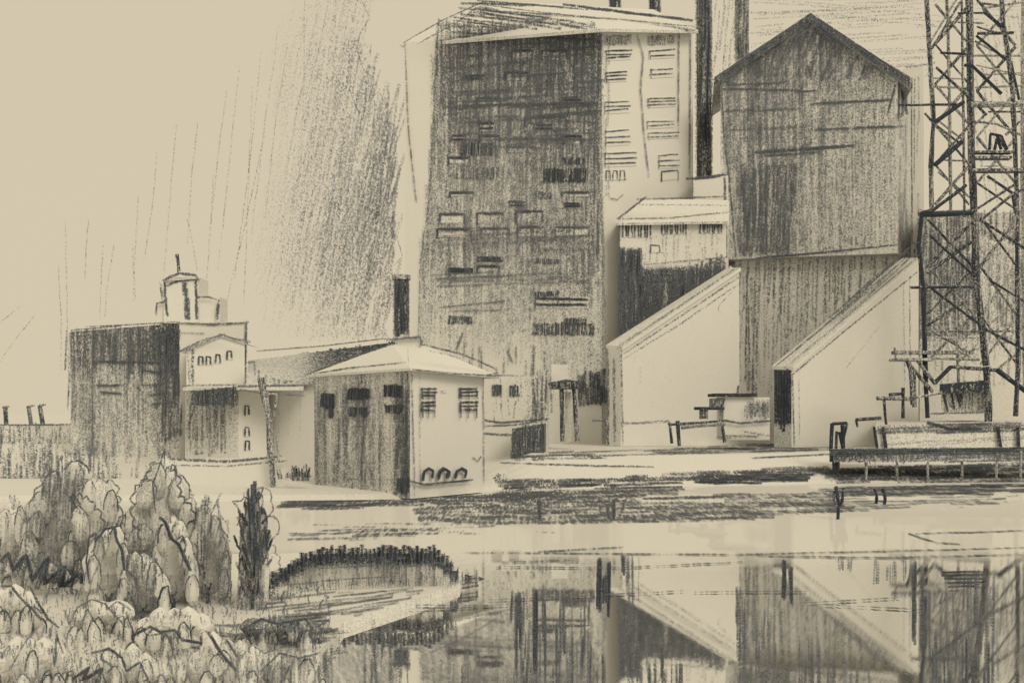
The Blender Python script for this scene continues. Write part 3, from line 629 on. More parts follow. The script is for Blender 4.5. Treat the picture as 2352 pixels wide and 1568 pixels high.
# working platform with its little hoist
m = MB(148); m.box(2242, 2328, 346, 351, 146.5, 1.2, .6); m.box(2242, 2325, 358, 364, 146.5, 1.2, .6); m.box(2234, 2370, 387, 393, 146.5, 1.5, .6); m.hatch(Air(146.2), [(2245, 365), (2320, 365), (2330, 388), (2250, 388)], 0, 8, 4, .5, (40, 90), None, .2, 4)
plat = m.build('platform', lt)
m = MB(148)
for p in ([(2273, 344), (2275, 308), (2300, 312), (2314, 344)], [(2284, 344), (2290, 318), (2300, 344)], [(2290, 312), (2312, 344)]): m.tube(Air(147), p, 7, .85)
m.build('hoist', plat)
# loading beam of the tower
m = MB(150); m.box(2056, 2236, 805, 813, 146, 1.5, .55); m.box(2060, 2150, 822, 828, 146.2, 3, .45); m.line(Air(145.8), [(2056, 806), (2058, 826), (2075, 828)], 6, .7, 2)
lb = m.build('loading_beam', lt)
m = MB(150)
for p, w_ in (([(2084, 828), (2110, 862), (2142, 900)], 8), ([(2108, 828), (2148, 882)], 10), ([(2084, 828), (2098, 860), (2100, 935)], 12)): m.tube(Air(146.5), p, w_, .62)
m.build('bracket', lb)
# hut under the tower
hu = thing('engine_hut', 'low dark-roofed hut standing between the feet of the lattice tower', 'hut', at(2215, 152, 4)); m = MB(152)
m.prism([(2162, 153, 884), (2266, 152, 880), (2266, 160, 880), (2166, 160, 884)], zpy(948, 152), [lambda x, y: .28, .2, .2, .2], .4, True); hp = Wall((2162, 153), (2266, 152))
m.hatch(hp, [(2164, 905), (2262, 900), (2262, 940), (2168, 944)], 90, 7, 5, .5, (20, 50), None, .2, 5)
for p in ([(2168, 905), (2178, 945)], [(2184, 898), (2192, 938)], [(2196, 900), (2206, 932), (2208, 900)]): m.line(hp, p, 6, .9, 2, 2)
m.build('wall', hu); m = MB(152); m.prism([(2158, 151.5, 882), (2270, 150.5, 872), (2270, 161, 872), (2162, 161, 882)], zpy(902, 151), .75, .6, True); m.build('roof', hu)

# ================================================================== DOCK AND QUAY THINGS
dk = thing('dock_platform', 'long low dock platform of dark beams under the lattice tower', 'dock', at(2200, 142, 2.6)); m = MB(142); dF_ = Wall((2010, 141), (2420, 141))
m.prism([(2010, 141, 976), (2420, 141, 968), (2420, 163, 962), (2015, 163, 968)], 2.7, [lambda x, y: .28 if y < 996 else .12, .2, .2, .2], .05)
m.hatch(dF_, [(2020, 975), (2352, 968), (2352, 990), (2020, 996)], -2, 6, 7, .55, (60, 200), None, .15, 8); m.line(dF_, [(2135, 972), (2180, 985), (2250, 984)], 11, .95, 2); m.hatch(dF_, [(2020, 998), (2352, 990), (2352, 1022), (2020, 1024)], -4, 10, 4, .28, (60, 160), None, .4, 8)
m.line(dF_, [(2290, 985), (2294, 1018)], 6, .6, 2); m.line(dF_, [(2140, 950), (2262, 948)], 5, .6, 2); m.build('deck', dk)
for x in (2010, 2030, 2294, 2340):
    m = MB(141); m.tube(Air(140.6), [(x-2, 980), (x+R(-2, 6), 1032)], 8, .8); m.build('post', dk)
bg = thing('jetty', 'long low jetty with a dark plank edge over the water, below the dock', 'jetty', at(2130, 128, .2)); m = MB(128)
jb = zpy(1060, 127)
m.prism([(1905, 127, 1031), (1914, 126, 1032), (2420, 127, 1026), (2420, 131, 1026), (1912, 131, 1030)], jb, [.8, lambda x, y: lerp(x, [(1905, .8), (2000, .66), (2100, .5), (2352, .42)])*lerp(y, [(1030, 1.15), (1044, 1), (1060, .6)]), .3, .3, .3], .3, True); bF_ = Wall((1914, 126), (2420, 127))
m.hatch(bF_, [(1908, 1031), (2352, 1026), (2352, 1042), (1912, 1046)], -.5, 4, 7, .75, (60, 200), None, .1, 8); m.hatch(bF_, [(1912, 1038), (2100, 1040), (2100, 1058), (1912, 1062)], 90, 7, 6, .6, (15, 30), None, .15, 6)
m.hatch(bF_, [(2080, 1040), (2400, 1036), (2400, 1060), (2080, 1062)], -2, 6, 6, .5, (50, 200), None, .2, 14); m.build('deck', bg)
for k, x in enumerate((1916, 1924, 1990, 2060, 2130, 2210, 2290, 2345)):
    m = MB(128); m.tube(Air(126.8), [(x, 1034), (x+R(-2, 2), 1080 if k < 2 else 1104)], 10 if k < 2 else 6, .9 if k < 2 else .5); m.build('pile', bg)
def frame(label, Y, members, name, cat, base, grp=None, pn='bar'):
    t = thing(name, label, cat, base, grp)
    for pts, w_, t_ in members:
        m = MB(Y); m.tube(Air(Y), pts, w_, t_); m.build('post' if abs(pts[0][0]-pts[-1][0]) < abs(pts[0][1]-pts[-1][1]) else pn, t)
    return t
frame('black n-shaped mooring trestle on the left end of the dark jetty', 128, [([(1908, 1034), (1912, 972)], 10, .95), ([(1912, 973), (1946, 971)], 8, .85), ([(1935, 975), (1938, 1034)], 9, .9), ([(1920, 1032), (1922, 990)], 7, .8), ([(1928, 992), (1936, 1030)], 7, .85), ([(1946, 972), (1936, 1010)], 7, .7)], 'mooring_trestle', 'trestle', at(1925, 128, 3.5))
frame('low dark bench-like landing frame with three posts before the first gallery', 137, [([(1535, 972), (1538, 975), (1672, 966)], 6, .7), ([(1565, 980), (1665, 972)], 12, .5), ([(1538, 970), (1543, 1018)], 7, .7), ([(1556, 966), (1560, 1024)], 9, .75), ([(1658, 968), (1665, 1016)], 8, .65)], 'landing_frame', 'landing stage', at(1600, 137, 2.9))
frame('taller pale loading table on two posts beside the lattice tower foot', 143, [([(2013, 914), (2092, 916)], 9, .6), ([(2042, 906), (2075, 904)], 8, .85), ([(2030, 916), (2036, 980)], 7, .75), ([(2074, 890), (2074, 960)], 8, .8), ([(2092, 915), (2165, 902)], 5, .5), ([(2092, 850), (2098, 930)], 12, .6)], 'loading_table', 'table', at(2050, 143, 3))
frame('small dark rail with one short post left of the dock', 140, [([(1965, 964), (2024, 960)], 9, .7), ([(1966, 964), (1970, 980)], 6, .65)], 'dock_rail', 'rail', at(1995, 140, 3))
frame('thin right-angled bracket post standing by the pale corner of the first gallery', 160, [([(1360, 964), (1392, 964)], 7, .55), ([(1392, 964), (1397, 1022)], 7, .55)], 'bracket_post', 'post', at(1380, 160, 2.9))
# wheelhouse-like cabin
cb = thing('quay_cabin', 'small stepped pale cabin with dark flat roof before the black end wall', 'cabin', at(1700, 150, 2.9)); cp = Air(149.5)
m = MB(150); m.box(1662, 1768, 912, 1010, 150, 5, lambda x, y: .5 if (x > 1712 and 922 < y < 958) else .03); m.hatch(cp, [(1708, 935), (1745, 930), (1768, 915), (1768, 958), (1712, 958)], 90, 5.5, 6, .6, (20, 50), None, .1, 5); m.line(cp, [(1662, 965), (1700, 972), (1768, 966)], 6, .65, 2)
m.line(cp, [(1700, 990), (1768, 1000)], 6, .35, 2); m.hatch(cp, [(1650, 1000), (1740, 996), (1740, 1006), (1650, 1010)], 0, 5, 5, .45, (40, 80), None, .1, 6); m.build('wall', cb)
m = MB(150); m.box(1642, 1738, 903, 910, 149.3, 5.5, .8); m.build('roof', cb)
m = MB(150); m.box(1638, 1664, 914, 940, 149.6, 3, .5); m.line(Air(149.4), [(1640, 930), (1648, 914), (1664, 916), (1656, 938), (1640, 936)], 5, .8, 2); m.build('lamp_housing', cb)
m = MB(150); m.box(1605, 1664, 934, 941, 149.4, 4, .8); m.box(1612, 1626, 941, 962, 149.6, 2, .6); m.build('step', cb)
m = MB(150); m.tube(Air(150), [(1693, 904), (1696, 885)], 6, .5); m.build('vent_pipe', cb)

# ================================================================== HOUSE IN THE MIDDLE (by the water)
ho = thing('corner_house', 'two-storey house by the water with dark left wall and pale hip roof', 'house', at(930, 110, .5)); hL = Wall((722, 112), (942, 101.3)); hR = Wall((942, 101.3), (1112, 110))
def ho_t(x, y): return .72*(.36+.1*math.sin(x*.055)+.05*math.sin(x*.13+1))*lerp(x, [(722, .8), (740, 1), (900, .95), (942, 1.25)])*lerp(y, [(835, .5), (880, .8), (920, 1.05), (1100, 1), (1140, .8)])  # left wall's shade side painted as tone, right wall left pale
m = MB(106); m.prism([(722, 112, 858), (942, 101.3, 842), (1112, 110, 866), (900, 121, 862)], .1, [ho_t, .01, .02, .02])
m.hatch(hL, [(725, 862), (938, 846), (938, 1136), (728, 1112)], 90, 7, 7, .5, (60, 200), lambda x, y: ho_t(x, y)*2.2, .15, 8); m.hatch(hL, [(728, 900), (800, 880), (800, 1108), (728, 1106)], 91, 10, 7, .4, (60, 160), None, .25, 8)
m.hatch(hL, [(905, 900), (938, 900), (938, 1140), (905, 1132)], 91, 6, 7, .5, (60, 160), None, .1, 8); m.hatch(hL, [(830, 900), (880, 900), (880, 1120), (830, 1116)], 91, 12, 6, .45, (60, 160), None, .2, 8)
m.line(hL, [(722, 870), (726, 1112)], 4, .4, 2); m.line(hR, [(946, 850), (950, 990), (953, 1128)], 4, .38, 2); m.line(hR, [(964, 860), (966, 1110)], 3, .3, 1); m.line(hR, [(1110, 870), (1112, 1104)], 4, .4, 2)
m.line(hL, [(800, 1100), (936, 1100)], 4, .4, 1); m.line(hR, [(1090, 1052), (1098, 1060), (1104, 1050)], 5, .6, 1)
m.build('wall', ho)
m = MB(106); E = [W(708, 861, 112.3), W(941, 845, 100.2), W(1147, 864, 110), W(905, 868, 123)]; r1_, r2_ = W(900, 790, 110.5), W(966, 789, 112)
dn = Vector((0, 0, -.22))
m.face([E[0], E[1], r1_], 0.0); m.face([E[1], r2_, r1_], 0); m.face([E[1], E[2], r2_], 0); m.face([E[2], E[3], r2_], 0); m.face([E[3], r1_, r2_], 0); m.face([E[3], E[0], r1_], 0)
for p, q in zip(E, E[1:]+E[:1]): m.face([p, q, q+dn, p+dn], .1)
m.face([p+dn for p in E][::-1], .2)
eL = Wall((708, 112), (941, 99.9)); eR = Wall((941, 99.9), (1147, 109.7))
m.line(eL, [(712, 858), (800, 845), (925, 833)], 4, .6, 2); m.line(eL, [(712, 856), (800, 822), (905, 790)], 4, .42, 2); m.line(eR, [(948, 848), (1040, 858), (1120, 862)], 4, .6, 2); m.line(eR, [(968, 792), (1060, 814), (1135, 845), (1145, 856), (1118, 862), (1190, 862)], 5, .6, 1, 0)
m.line(eR, [(968, 790), (1060, 812), (1130, 842)], 4, .42, 2); m.line(eR, [(990, 805), (1060, 822)], 4, .25, 2); m.line(eL, [(937, 800), (938, 850)], 3, .25, 1); rf_o = m.build('roof', ho)
m = MB(108); m.box(908, 962, 779, 795, 110.5, 2.2, .02); m.box(902, 968, 774, 780, 110.2, 2.8, .3); m.line(Air(110), [(895, 780), (930, 776), (965, 774), (970, 786), (966, 792)], 6, .6, 2); m.build('chimney', rf_o)
for x0, y0, x1, y1, t_ in [(738, 903, 764, 935, .85), (752, 935, 764, 958, .7), (800, 892, 846, 916, .75), (800, 935, 844, 955, .7), (882, 885, 922, 910, .9), (884, 930, 922, 948, .75)]:
    window(ho, hL, x0, y0, x1, y1, 1.0, .5, 'dark', w=7)
for x0, x1 in ((968, 1002), (1056, 1098)):
    for yy in (890, 922):
        o_ = window(ho, hR, x0, yy, x1, yy+24, .8, .1, 'bars', 3, 6)
        mm = MB(105)
        for xx in (x0+3, (x0+x1)/2, x1-3): mm.stroke(hR, [(xx, yy-2), (xx+R(-2, 2), yy+28+(10 if yy > 900 else 0))], 4.5, .65, off=.32)
        mm.build('frame', o_)
window; window(ho, hR, 1016, 896, 1026, 902, .4, .02, 'bars', 1, 5)
window(ho, hL, 912, 1098, 938, 1130, .8, .5, 'dark', name='door')
# plants along the pale wall
fb = MB(103); pl = Wall((950, 101.2), (1100, 108.6)); 
for x in (985, 1020, 1060):
    for k in range(3): fb.stroke(pl, [(x-14, 1104-(x-985)*.08), (x-10, 1082), (x, 1076), (x+10, 1082), (x+8, 1098)], 7, .8, wob=2.5, seg=6)
for k in range(5): fb.stroke(pl, [(942, 1104+R(-3, 3)), (975, 1112+R(-3, 3)), (1085, 1100+R(-3, 3))], 4, .6, wob=2)
tag(fb.build('foundation_plants'), 'row of small dark curly plants along the foot of the pale house wall', 'plants', kind='stuff')

# low pale building between house and block
wb = thing('low_annex', 'low pale building with two square dark windows right of the corner house', 'building', at(1185, 146, 2)); wF = Wall((1108, 147), (1258, 145))
m = MB(146); m.prism([(1108, 147, 864), (1258, 145, 862), (1260, 158, 862), (1112, 158, 864)], 1.5, [lambda x, y: lerp(x, [(1110, .03), (1200, .08), (1235, .32), (1258, .4)])*lerp(y, [(860, 1), (965, 1), (985, .2)]), .1, .1, .1], .05)
m.hatch(wF, [(1222, 866), (1256, 864), (1256, 960), (1222, 962)], 90, 6, 6, .5, (40, 90), None, .1, 10); m.hatch(wF, [(1120, 866), (1225, 864), (1225, 960), (1120, 962)], 90, 17, 5, .25, (40, 90), None, .3, 10)
m.line(wF, [(1114, 965), (1150, 970), (1255, 962)], 6, .5, 3); m.line(wF, [(1118, 978), (1180, 976), (1255, 962)], 5, .5, 2); m.line(wF, [(1115, 996), (1170, 998)], 6, .55, 2); m.build('wall', wb)
window(wb, wF, 1132, 885, 1150, 908, .85, .3, 'dark'); window(wb, wF, 1172, 885, 1192, 910, .85, .3, 'dark')
sh = thing('dark_shed', 'small almost black shed on the quay below the low pale building', 'shed', at(1212, 139, 2.8)); m = MB(139)
m.prism([(1176, 139, 984), (1250, 138, 972), (1254, 143, 972), (1180, 144, 984)], 2.5, .6, .5); m.hatch(Wall((1176, 139), (1250, 138)), [(1172, 1000), (1200, 978), (1250, 972), (1250, 1042), (1174, 1046)], 91, 5.5, 7, .65, (20, 70), None, .05, 6); m.build('wall', sh)

# ================================================================== LEFT SIDE
lb_ = thing('corner_warehouse', 'flat-roofed warehouse with dark hatched left wall and rooftop cupola, far left', 'building', at(400, 150, 1.5)); L1 = Wall((162, 158), (412, 150)); L2 = Wall((412, 150), (566, 160))
def l1_t(x, y): return lerp(y, [(750, .55), (830, .55), (860, .38), (1000, .28), (1060, .12)])*lerp(x, [(162, .85), (210, 1), (215, .8), (330, .95), (375, 1.25), (412, 1.3)])  # shaded left side, darkened through the tone values
m = MB(154); m.prism([(162, 158, 762), (412, 150, 742), (566, 160, 740), (320, 170, 765)], 1, [l1_t, .02, .02, .02], .1)
m.hatch(L1, [(165, 764), (410, 752), (412, 1000), (380, 1040), (200, 1060), (166, 960)], 90, 7, 7, .5, (40, 140), lambda x, y: l1_t(x, y)*2, .15, 12); m.hatch(L1, [(205, 762), (410, 752), (410, 828), (205, 830)], 90, 9, 7, .5, (30, 70), None, .2, 8)
m.hatch(L1, [(365, 760), (412, 755), (420, 1000), (370, 1010)], 91, 7, 7, .6, (40, 120), None, .1, 8); m.hatch(L1, [(150, 765), (172, 762), (172, 960), (152, 960)], 91, 7, 6, .5, (40, 120), None, .2, 8)
for a, b_, w_, t_ in [((165, 759), (300, 745), 4, .6), ((200, 750), (412, 740), 4, .6), ((215, 830), (385, 832), 6, .7), ((218, 830), (222, 856), 6, .7), ((325, 832), (330, 850), 5, .6), ((325, 850), (368, 858), 6, .75), ((222, 885), (280, 885), 6, .75), ((230, 900), (278, 904), 6, .7), ((330, 885), (380, 880), 5, .6), ((340, 908), (382, 905), 6, .6), ((315, 890), (320, 896), 5, .5), ((350, 928), (390, 924), 6, .6), ((212, 780), (212, 1060), 6, .5)]:
    m.line(L1, [a, b_], w_, t_, 2, 4)
m.line(L2, [(415, 742), (490, 745), (566, 740)], 5, .55, 3); m.line(L2, [(566, 742), (562, 880)], 7, .6, 2); m.line(L2, [(416, 765), (470, 765)], 5, .4, 1); m.build('wall', lb_)
m = MB(154); cu = Air(155)
m.box(376, 456, 636, 742, 155, 5, lambda x, y: .02); m.box(358, 380, 694, 742, 155.5, 4, .02); m.box(452, 506, 682, 742, 155.6, 4, .02)
for p, w_, t_ in [([(378, 650), (380, 690), (384, 725)], 7, .6), ([(368, 648), (374, 695)], 6, .6), ([(358, 722), (360, 697), (378, 692)], 6, .65), ([(424, 650), (428, 690), (430, 732)], 13, .6), ([(450, 640), (452, 732)], 7, .6), ([(454, 683), (480, 682), (500, 690)], 6, .6), ([(502, 688), (498, 732)], 9, .7), ([(380, 658), (410, 644), (450, 642)], 6, .5)]:
    m.line(cu, p, w_, t_, 2, 2)
cup = m.build('cupola', lb_)
m = MB(154); a_ = W(415, 622, 157); bs = [W(370, 646, 154.6), W(460, 640, 154.6), W(460, 640, 160.5), W(370, 646, 160.5)]
for p, q in zip(bs, bs[1:]+bs[:1]): m.face([p, q, a_], .1)
m.line(Air(154.3), [(374, 646), (390, 636), (412, 628), (450, 632), (456, 642)], 7, .7, 2, 2); m.build('cupola_roof', cup)
m = MB(154); m.tube(Air(157), [(411, 628), (409, 606), (406, 584)], 8, .65); m.build('spire', cup)
# gabled annex
ga = thing('gabled_annex', 'pale little gabled house front with four small windows, left of the long shed', 'building', at(500, 142, 1.5)); aF = Wall((428, 142), (562, 143)); m = MB(142)
T, B = m.prism([(428, 142, 802), (562, 143, 788), (562, 150, 788), (432, 150, 802)], 1.2, .01, .02); p0 = aF.up(508, 770); m.face([aF.up(428, 802), aF.up(562, 788), p0], .01)
m.line(aF, [(442, 800), (442, 880)], 9, .35, 2); m.line(aF, [(432, 812), (436, 880)], 5, .3, 1); m.build('wall', ga)
m = MB(142)
for x, y in ((418, 804), (570, 786)):
    a = aF.up(508, 767, .3); b_ = aF.up(x, y, .3); bk = Vector((0, 8, 0)); t_ = Vector((0, 0, -.35)); m.face([a, b_, b_+bk, a+bk], .1); m.face([a, b_, b_+t_, a+t_], .4); m.face([a+t_, b_+t_, b_+bk+t_, a+bk+t_], .2)
m.line(Air(141), [(415, 806), (460, 782), (508, 768)], 6, .55, 2); m.line(Air(141), [(508, 768), (535, 776), (572, 784)], 6, .55, 2); m.build('roof', ga)
for x0, y0 in ((456, 818), (474, 818), (495, 814), (520, 806)): window(ga, aF, x0, y0, x0+16, y0+20, .7, .25 if x0 == 456 else .05, 'n', 1, 6)
# low annex with canopy and awning
lo = thing('canopy_house', 'low house with long flat canopy and three small marks on its pale wall', 'building', at(530, 136, 1)); oL = Wall((425, 137), (548, 134)); oR = Wall((548, 134), (618, 137)); m = MB(136)
m.prism([(425, 137, 898), (548, 134, 898), (618, 137, 894), (500, 144, 894)], 1, [lambda x, y: .28*lerp(y, [(930, 1), (1000, .8), (1060, .2)]), .01, .02, .02], .02)
m.hatch(oL, [(432, 930), (520, 930), (520, 1040), (432, 1030)], 90, 8, 7, .42, (40, 110), None, .15, 12); m.line(oL, [(430, 980), (450, 925)], 5, .5, 1); m.line(oR, [(612, 900), (614, 1050)], 4, .3, 1); m.build('wall', lo)
for y0 in (932, 980, 1012): window(lo, oR, 563, y0, 578, y0+22, .75, .02, 'n', 1, 5)
m = MB(134); m.prism([(420, 133, 890), (545, 130, 888), (695, 131, 886), (700, 137, 886), (430, 140, 888)], zpy(896, 132), .1, .05, True); cp = Wall((545, 130), (695, 131)); c2 = Wall((420, 133), (545, 130))
m.line(c2, [(425, 886), (545, 884)], 5, .5, 2); m.line(cp, [(545, 886), (690, 884)], 5, .5, 3); m.line(cp, [(560, 896), (620, 905), (692, 908)], 5, .5, 2); m.build('canopy', lo)
m = MB(130); m.prism([(438, 130.5, 898), (542, 128.5, 888), (543, 133, 888), (440, 134, 896)], zpy(930, 130), .62, .5, True); m.hatch(Wall((438, 130.5), (542, 128.5)), [(442, 900), (540, 890), (542, 928), (500, 934), (450, 926)], 90, 5, 7, .8, (20, 50), None, .05, 6); m.build('awning', lo)
# long shed with dark ribbed roof
ls = thing('long_shed', 'long low shed with dark ribbed lean-to roof behind the corner house', 'shed', at(740, 135, 1)); m = MB(134)
m.prism([(572, 140, 884), (912, 130, 878), (914, 142, 878), (580, 152, 884)], .9, .03, .05); sF = Wall((572, 140), (912, 130))
for x in (610, 640, 664, 690): m.line(sF, [(x, 886), (x+R(-3, 3), 1010)], 4, .12, 1)
m.build('wall', ls)
m = MB(134); Q = [W(566, 886, 139.2), W(916, 880, 129.2), W(916, 784, 138), W(570, 828, 147)]; bkk = [W(916, 880, 144), W(570, 886, 153)]
def ls_t(x, y): return lerp(x, [(570, .2), (690, .35), (740, .6), (850, .75), (905, .8)])
m.grid(Q[3], Q[2], Q[1], Q[0], ls_t); m.face([Q[3], Q[2], bkk[0], bkk[1]], .1)
class Roof:                                     # the sloping roof plane itself
    Y = 134
    n = (Q[1]-Q[0]).cross(Q[3]-Q[0]).normalized()
    def up(s, px, py, off=0):
        d = W(px, py, 1.0)-Vector((0, 0, H)); o_ = Vector((0, 0, H)); t = (Q[0]-o_).dot(s.n)/d.dot(s.n); p = o_+d*t
        return p-d.normalized()*(.05+off)
rfp = Roof()
m.hatch(rfp, [(690, 815), (905, 786), (905, 802), (800, 830), (700, 866), (650, 880), (650, 830)], 91, 7, 9, .85, (20, 60), lambda x, y: lerp(x, [(650, .6), (740, 1), (900, 1.2)]), .05, 6)
m.hatch(rfp, [(575, 835), (700, 826), (700, 880), (590, 884)], 90, 13, 6, .42, (30, 60), None, .1, 8); m.line(rfp, [(572, 832), (700, 822), (900, 788)], 5, .5, 2); m.build('roof', ls)
m = MB(134); m.tube(Air(141), [(590, 806), (740, 794), (895, 776)], 3.5, .45); m.build('ridge_wire', ls)
# tapering post
tp = MB(110); tp.tube(Air(109), [(600, 868), (606, 905), (618, 960), (624, 1060), (627, 1116)], 16, .55); tp.tube(Air(109.3), [(604, 905), (636, 905), (628, 960)], 6, .5); tp.tube(Air(109.3), [(636, 1000), (640, 1060), (656, 1056)], 5, .4)
o = tag(tp.build('mooring_mast', base=at(626, 109, .5)), 'thick tapering dark post standing alone left of the corner house', 'post')
# low quay wall
lw = thing('low_wall', 'low pale quay wall with a dark top edge left of the tapering post', 'wall', at(520, 112, .6)); m = MB(112); m.prism([(395, 112, 1054), (655, 110, 1050), (655, 111.2, 1050), (395, 113.2, 1054)], .3, .01, .1); q_ = Wall((395, 112), (655, 110))
m.line(q_, [(396, 1054), (520, 1060), (640, 1048)], 6, .5, 3); m.line(q_, [(410, 1068), (520, 1070), (650, 1058)], 4, .38, 2); m.build('masonry', lw)
# low building far left
fl = thing('distant_low_building', 'long grey flat building at the left edge with two small marks', 'building', at(60, 175, 2.9)); fF = Wall((-120, 175), (186, 178)); m = MB(175)
m.prism([(-120, 175, 976), (186, 178, 972), (186, 190, 972), (-120, 190, 976)], 2.5, lambda x, y: .2, .05); m.line(fF, [(-20, 977), (184, 974)], 5, .5, 2)
m.hatch(fF, [(-20, 978), (186, 975), (190, 1020), (-20, 1020)], 90, 8, 6, .42, (30, 60), None, .15, 8); m.build('wall', fl)
for x, y0, w_, l in ((12, 934, 10, 'small dark stub chimney at the left edge above the grey building'), (70, 932, 9, 'small leaning dark stub chimney, the middle one of three'), (96, 930, 10, 'small dark stub chimney nearest the dark warehouse')):
    t = thing('stub_chimney', l, 'chimney', at(x, 182, 3), 'stub chimneys at the far left'); m = MB(182); m.tube(Air(182), [(x-5 if x > 50 else x, y0), (x+2, 976), (x+2, 1000)], w_, .62); m.build('shaft', t); m = MB(182); m.tube(Air(182), [(x-6, y0+1), (x+9, y0-1)], 5, .5); m.build('cap', t)
# scrub on far bank
sc = MB(108)
for x, y, h_, n_, t_ in [(655, 1100, 22, 10, .5), (690, 1104, 40, 26, .6), (1145, 1104, 18, 8, .5)]:
    for k in range(n_):
        xx = x+R(-18, 18); sc.stroke(Air(107), [(xx, y), (xx+R(-4, 4), y-h_*R(.4, 1)), (xx+R(-6, 8), y-h_*R(.1, .6))], R(4, 6), t_, seg=8)
for k in range(260):
    x = R(-10, 400)*R(.5, 1); y = R(1005, 1110); sc.stroke(Air(120), [(x, y), (x+R(-4, 4), y+R(20, 70))], R(5, 9), R(.25, .48))
tag(sc.build('bank_scrub'), 'loose grey scrub growing on the far bank at the left', 'scrub', kind='stuff')
# mooring posts in the water
for i, (x, y0, y1, w_, l) in enumerate([(1924, 1116, 1196, 9, 'forked black mooring post in the water below the jetty end, tallest of them'), (2012, 1122, 1160, 7, 'thin black mooring post in the water, left of a close pair'), (2031, 1122, 1162, 8, 'black mooring post in the water, right of a close pair'),
                                      (2288, 1062, 1086, 7, 'short black mooring stub near the right edge, left of its twin'), (2306, 1060, 1086, 8, 'short black mooring stub nearest the right edge')]):
    Y = H*F/(y1-HY-4); m = MB(Y); m.tube(Air(Y), [(x-4, y0), (x+2, (y0+y1)/2), (x, y1+2)], w_, .85)
    if i == 0: m.tube(Air(Y), [(x+14, y0+4), (x+10, y0+36), (x+1, y0+50)], 7, .8); m.tube(Air(Y), [(x-8, y0+10), (x-9, y0+34), (x, y0+46)], 6, .7)
    tag(m.build('mooring_post', base=at(x, Y, 0)), l, 'post', 'mooring posts in the river')

# ================================================================== NEAR BANK AND PLANTING
nb = MB(42, 'level', 'level'); NZ = .3
NP = [(-700, 1262), (300, 1268), (600, 1272), (700, 1268), (900, 1262), (1020, 1275), (1062, 1312), (1056, 1338), (975, 1368), (880, 1398), (790, 1426), (770, 1452), (735, 1490), (680, 1525), (560, 1600), (420, 1900), (-700, 1900)]
npl = Flat(NZ, 42); P = [npl.up(x, y) for x, y in NP]
nb.face(P, .03)
for p, q in zip(P, P[1:]+P[:1]): nb.face([p, q, q+Vector((0, 0, -1)), p+Vector((0, 0, -1))], .15)
nq = Flat(NZ+.02, 42)
band(nb, nq, [(620, 1370), (860, 1352), (960, 1350), (860, 1372), (700, 1400), (600, 1400)], -6, 7, 6, .42, (50, 160), skip=.15)
band(nb, nq, [(700, 1385), (960, 1352), (960, 1368), (790, 1420), (640, 1420)], -8, 8, 6, .45, (50, 160), skip=.25)
band(nb, nq, [(560, 1430), (760, 1400), (740, 1440), (800, 1450), (700, 1490), (560, 1470)], -5, 6, 7, .6, (40, 150), skip=.15)
band(nb, nq, [(430, 1420), (650, 1440), (560, 1475), (430, 1460)], 2, 8, 6, .55, (40, 120), skip=.2)
band(nb, nq, [(480, 1568), (740, 1500), (700, 1530), (560, 1600)], -22, 6, 7, .6, (40, 120), skip=.1)
band(nb, nq, [(-20, 1460), (450, 1430), (560, 1580), (-20, 1600)], 80, 12, 6, .4, (20, 60), skip=.25)
tag(nb.build('near_bank'), kind='structure')

def yb(Y): return HY+(H-NZ)*F/Y
def lobe_mesh(m, cx, by, ty, w, t, bulge=.42, lean=0, n=16, k=14, rag=.10):
    """rounded flame-shaped leaf mass: surface of revolution with leafy scallops"""
    Y = (H-NZ)*F/(by-HY) if by < 2200 else 30
    c = W(cx, by, Y); hgt = (by-ty)*Y/F; r = w/2*Y/F; ph = R(0, 6)
    rows = []
    for j in range(k+1):
        v = j/k; rad = r*(math.sin(math.pi*min(1, v**(math.log(.5)/math.log(bulge))))**.75+.04)
        row = []
        for i in range(n):
            a = 2*math.pi*i/n; q = rad*(1+rag*math.sin(5*a+ph+9*v)+R(-rag, rag)*.6)
            row.append(len(m.v)); m.v.append(c+Vector((math.cos(a)*q+lean*v*Y/F, math.sin(a)*q, v*hgt))); m.t.append(t(v) if callable(t) else t)
        rows.append(row)
    for j in range(k):
        for i in range(n): m.f.append((rows[j][i], rows[j][(i+1) % n], rows[j+1][(i+1) % n], rows[j+1][i])); m.m.append(0)
    return Y
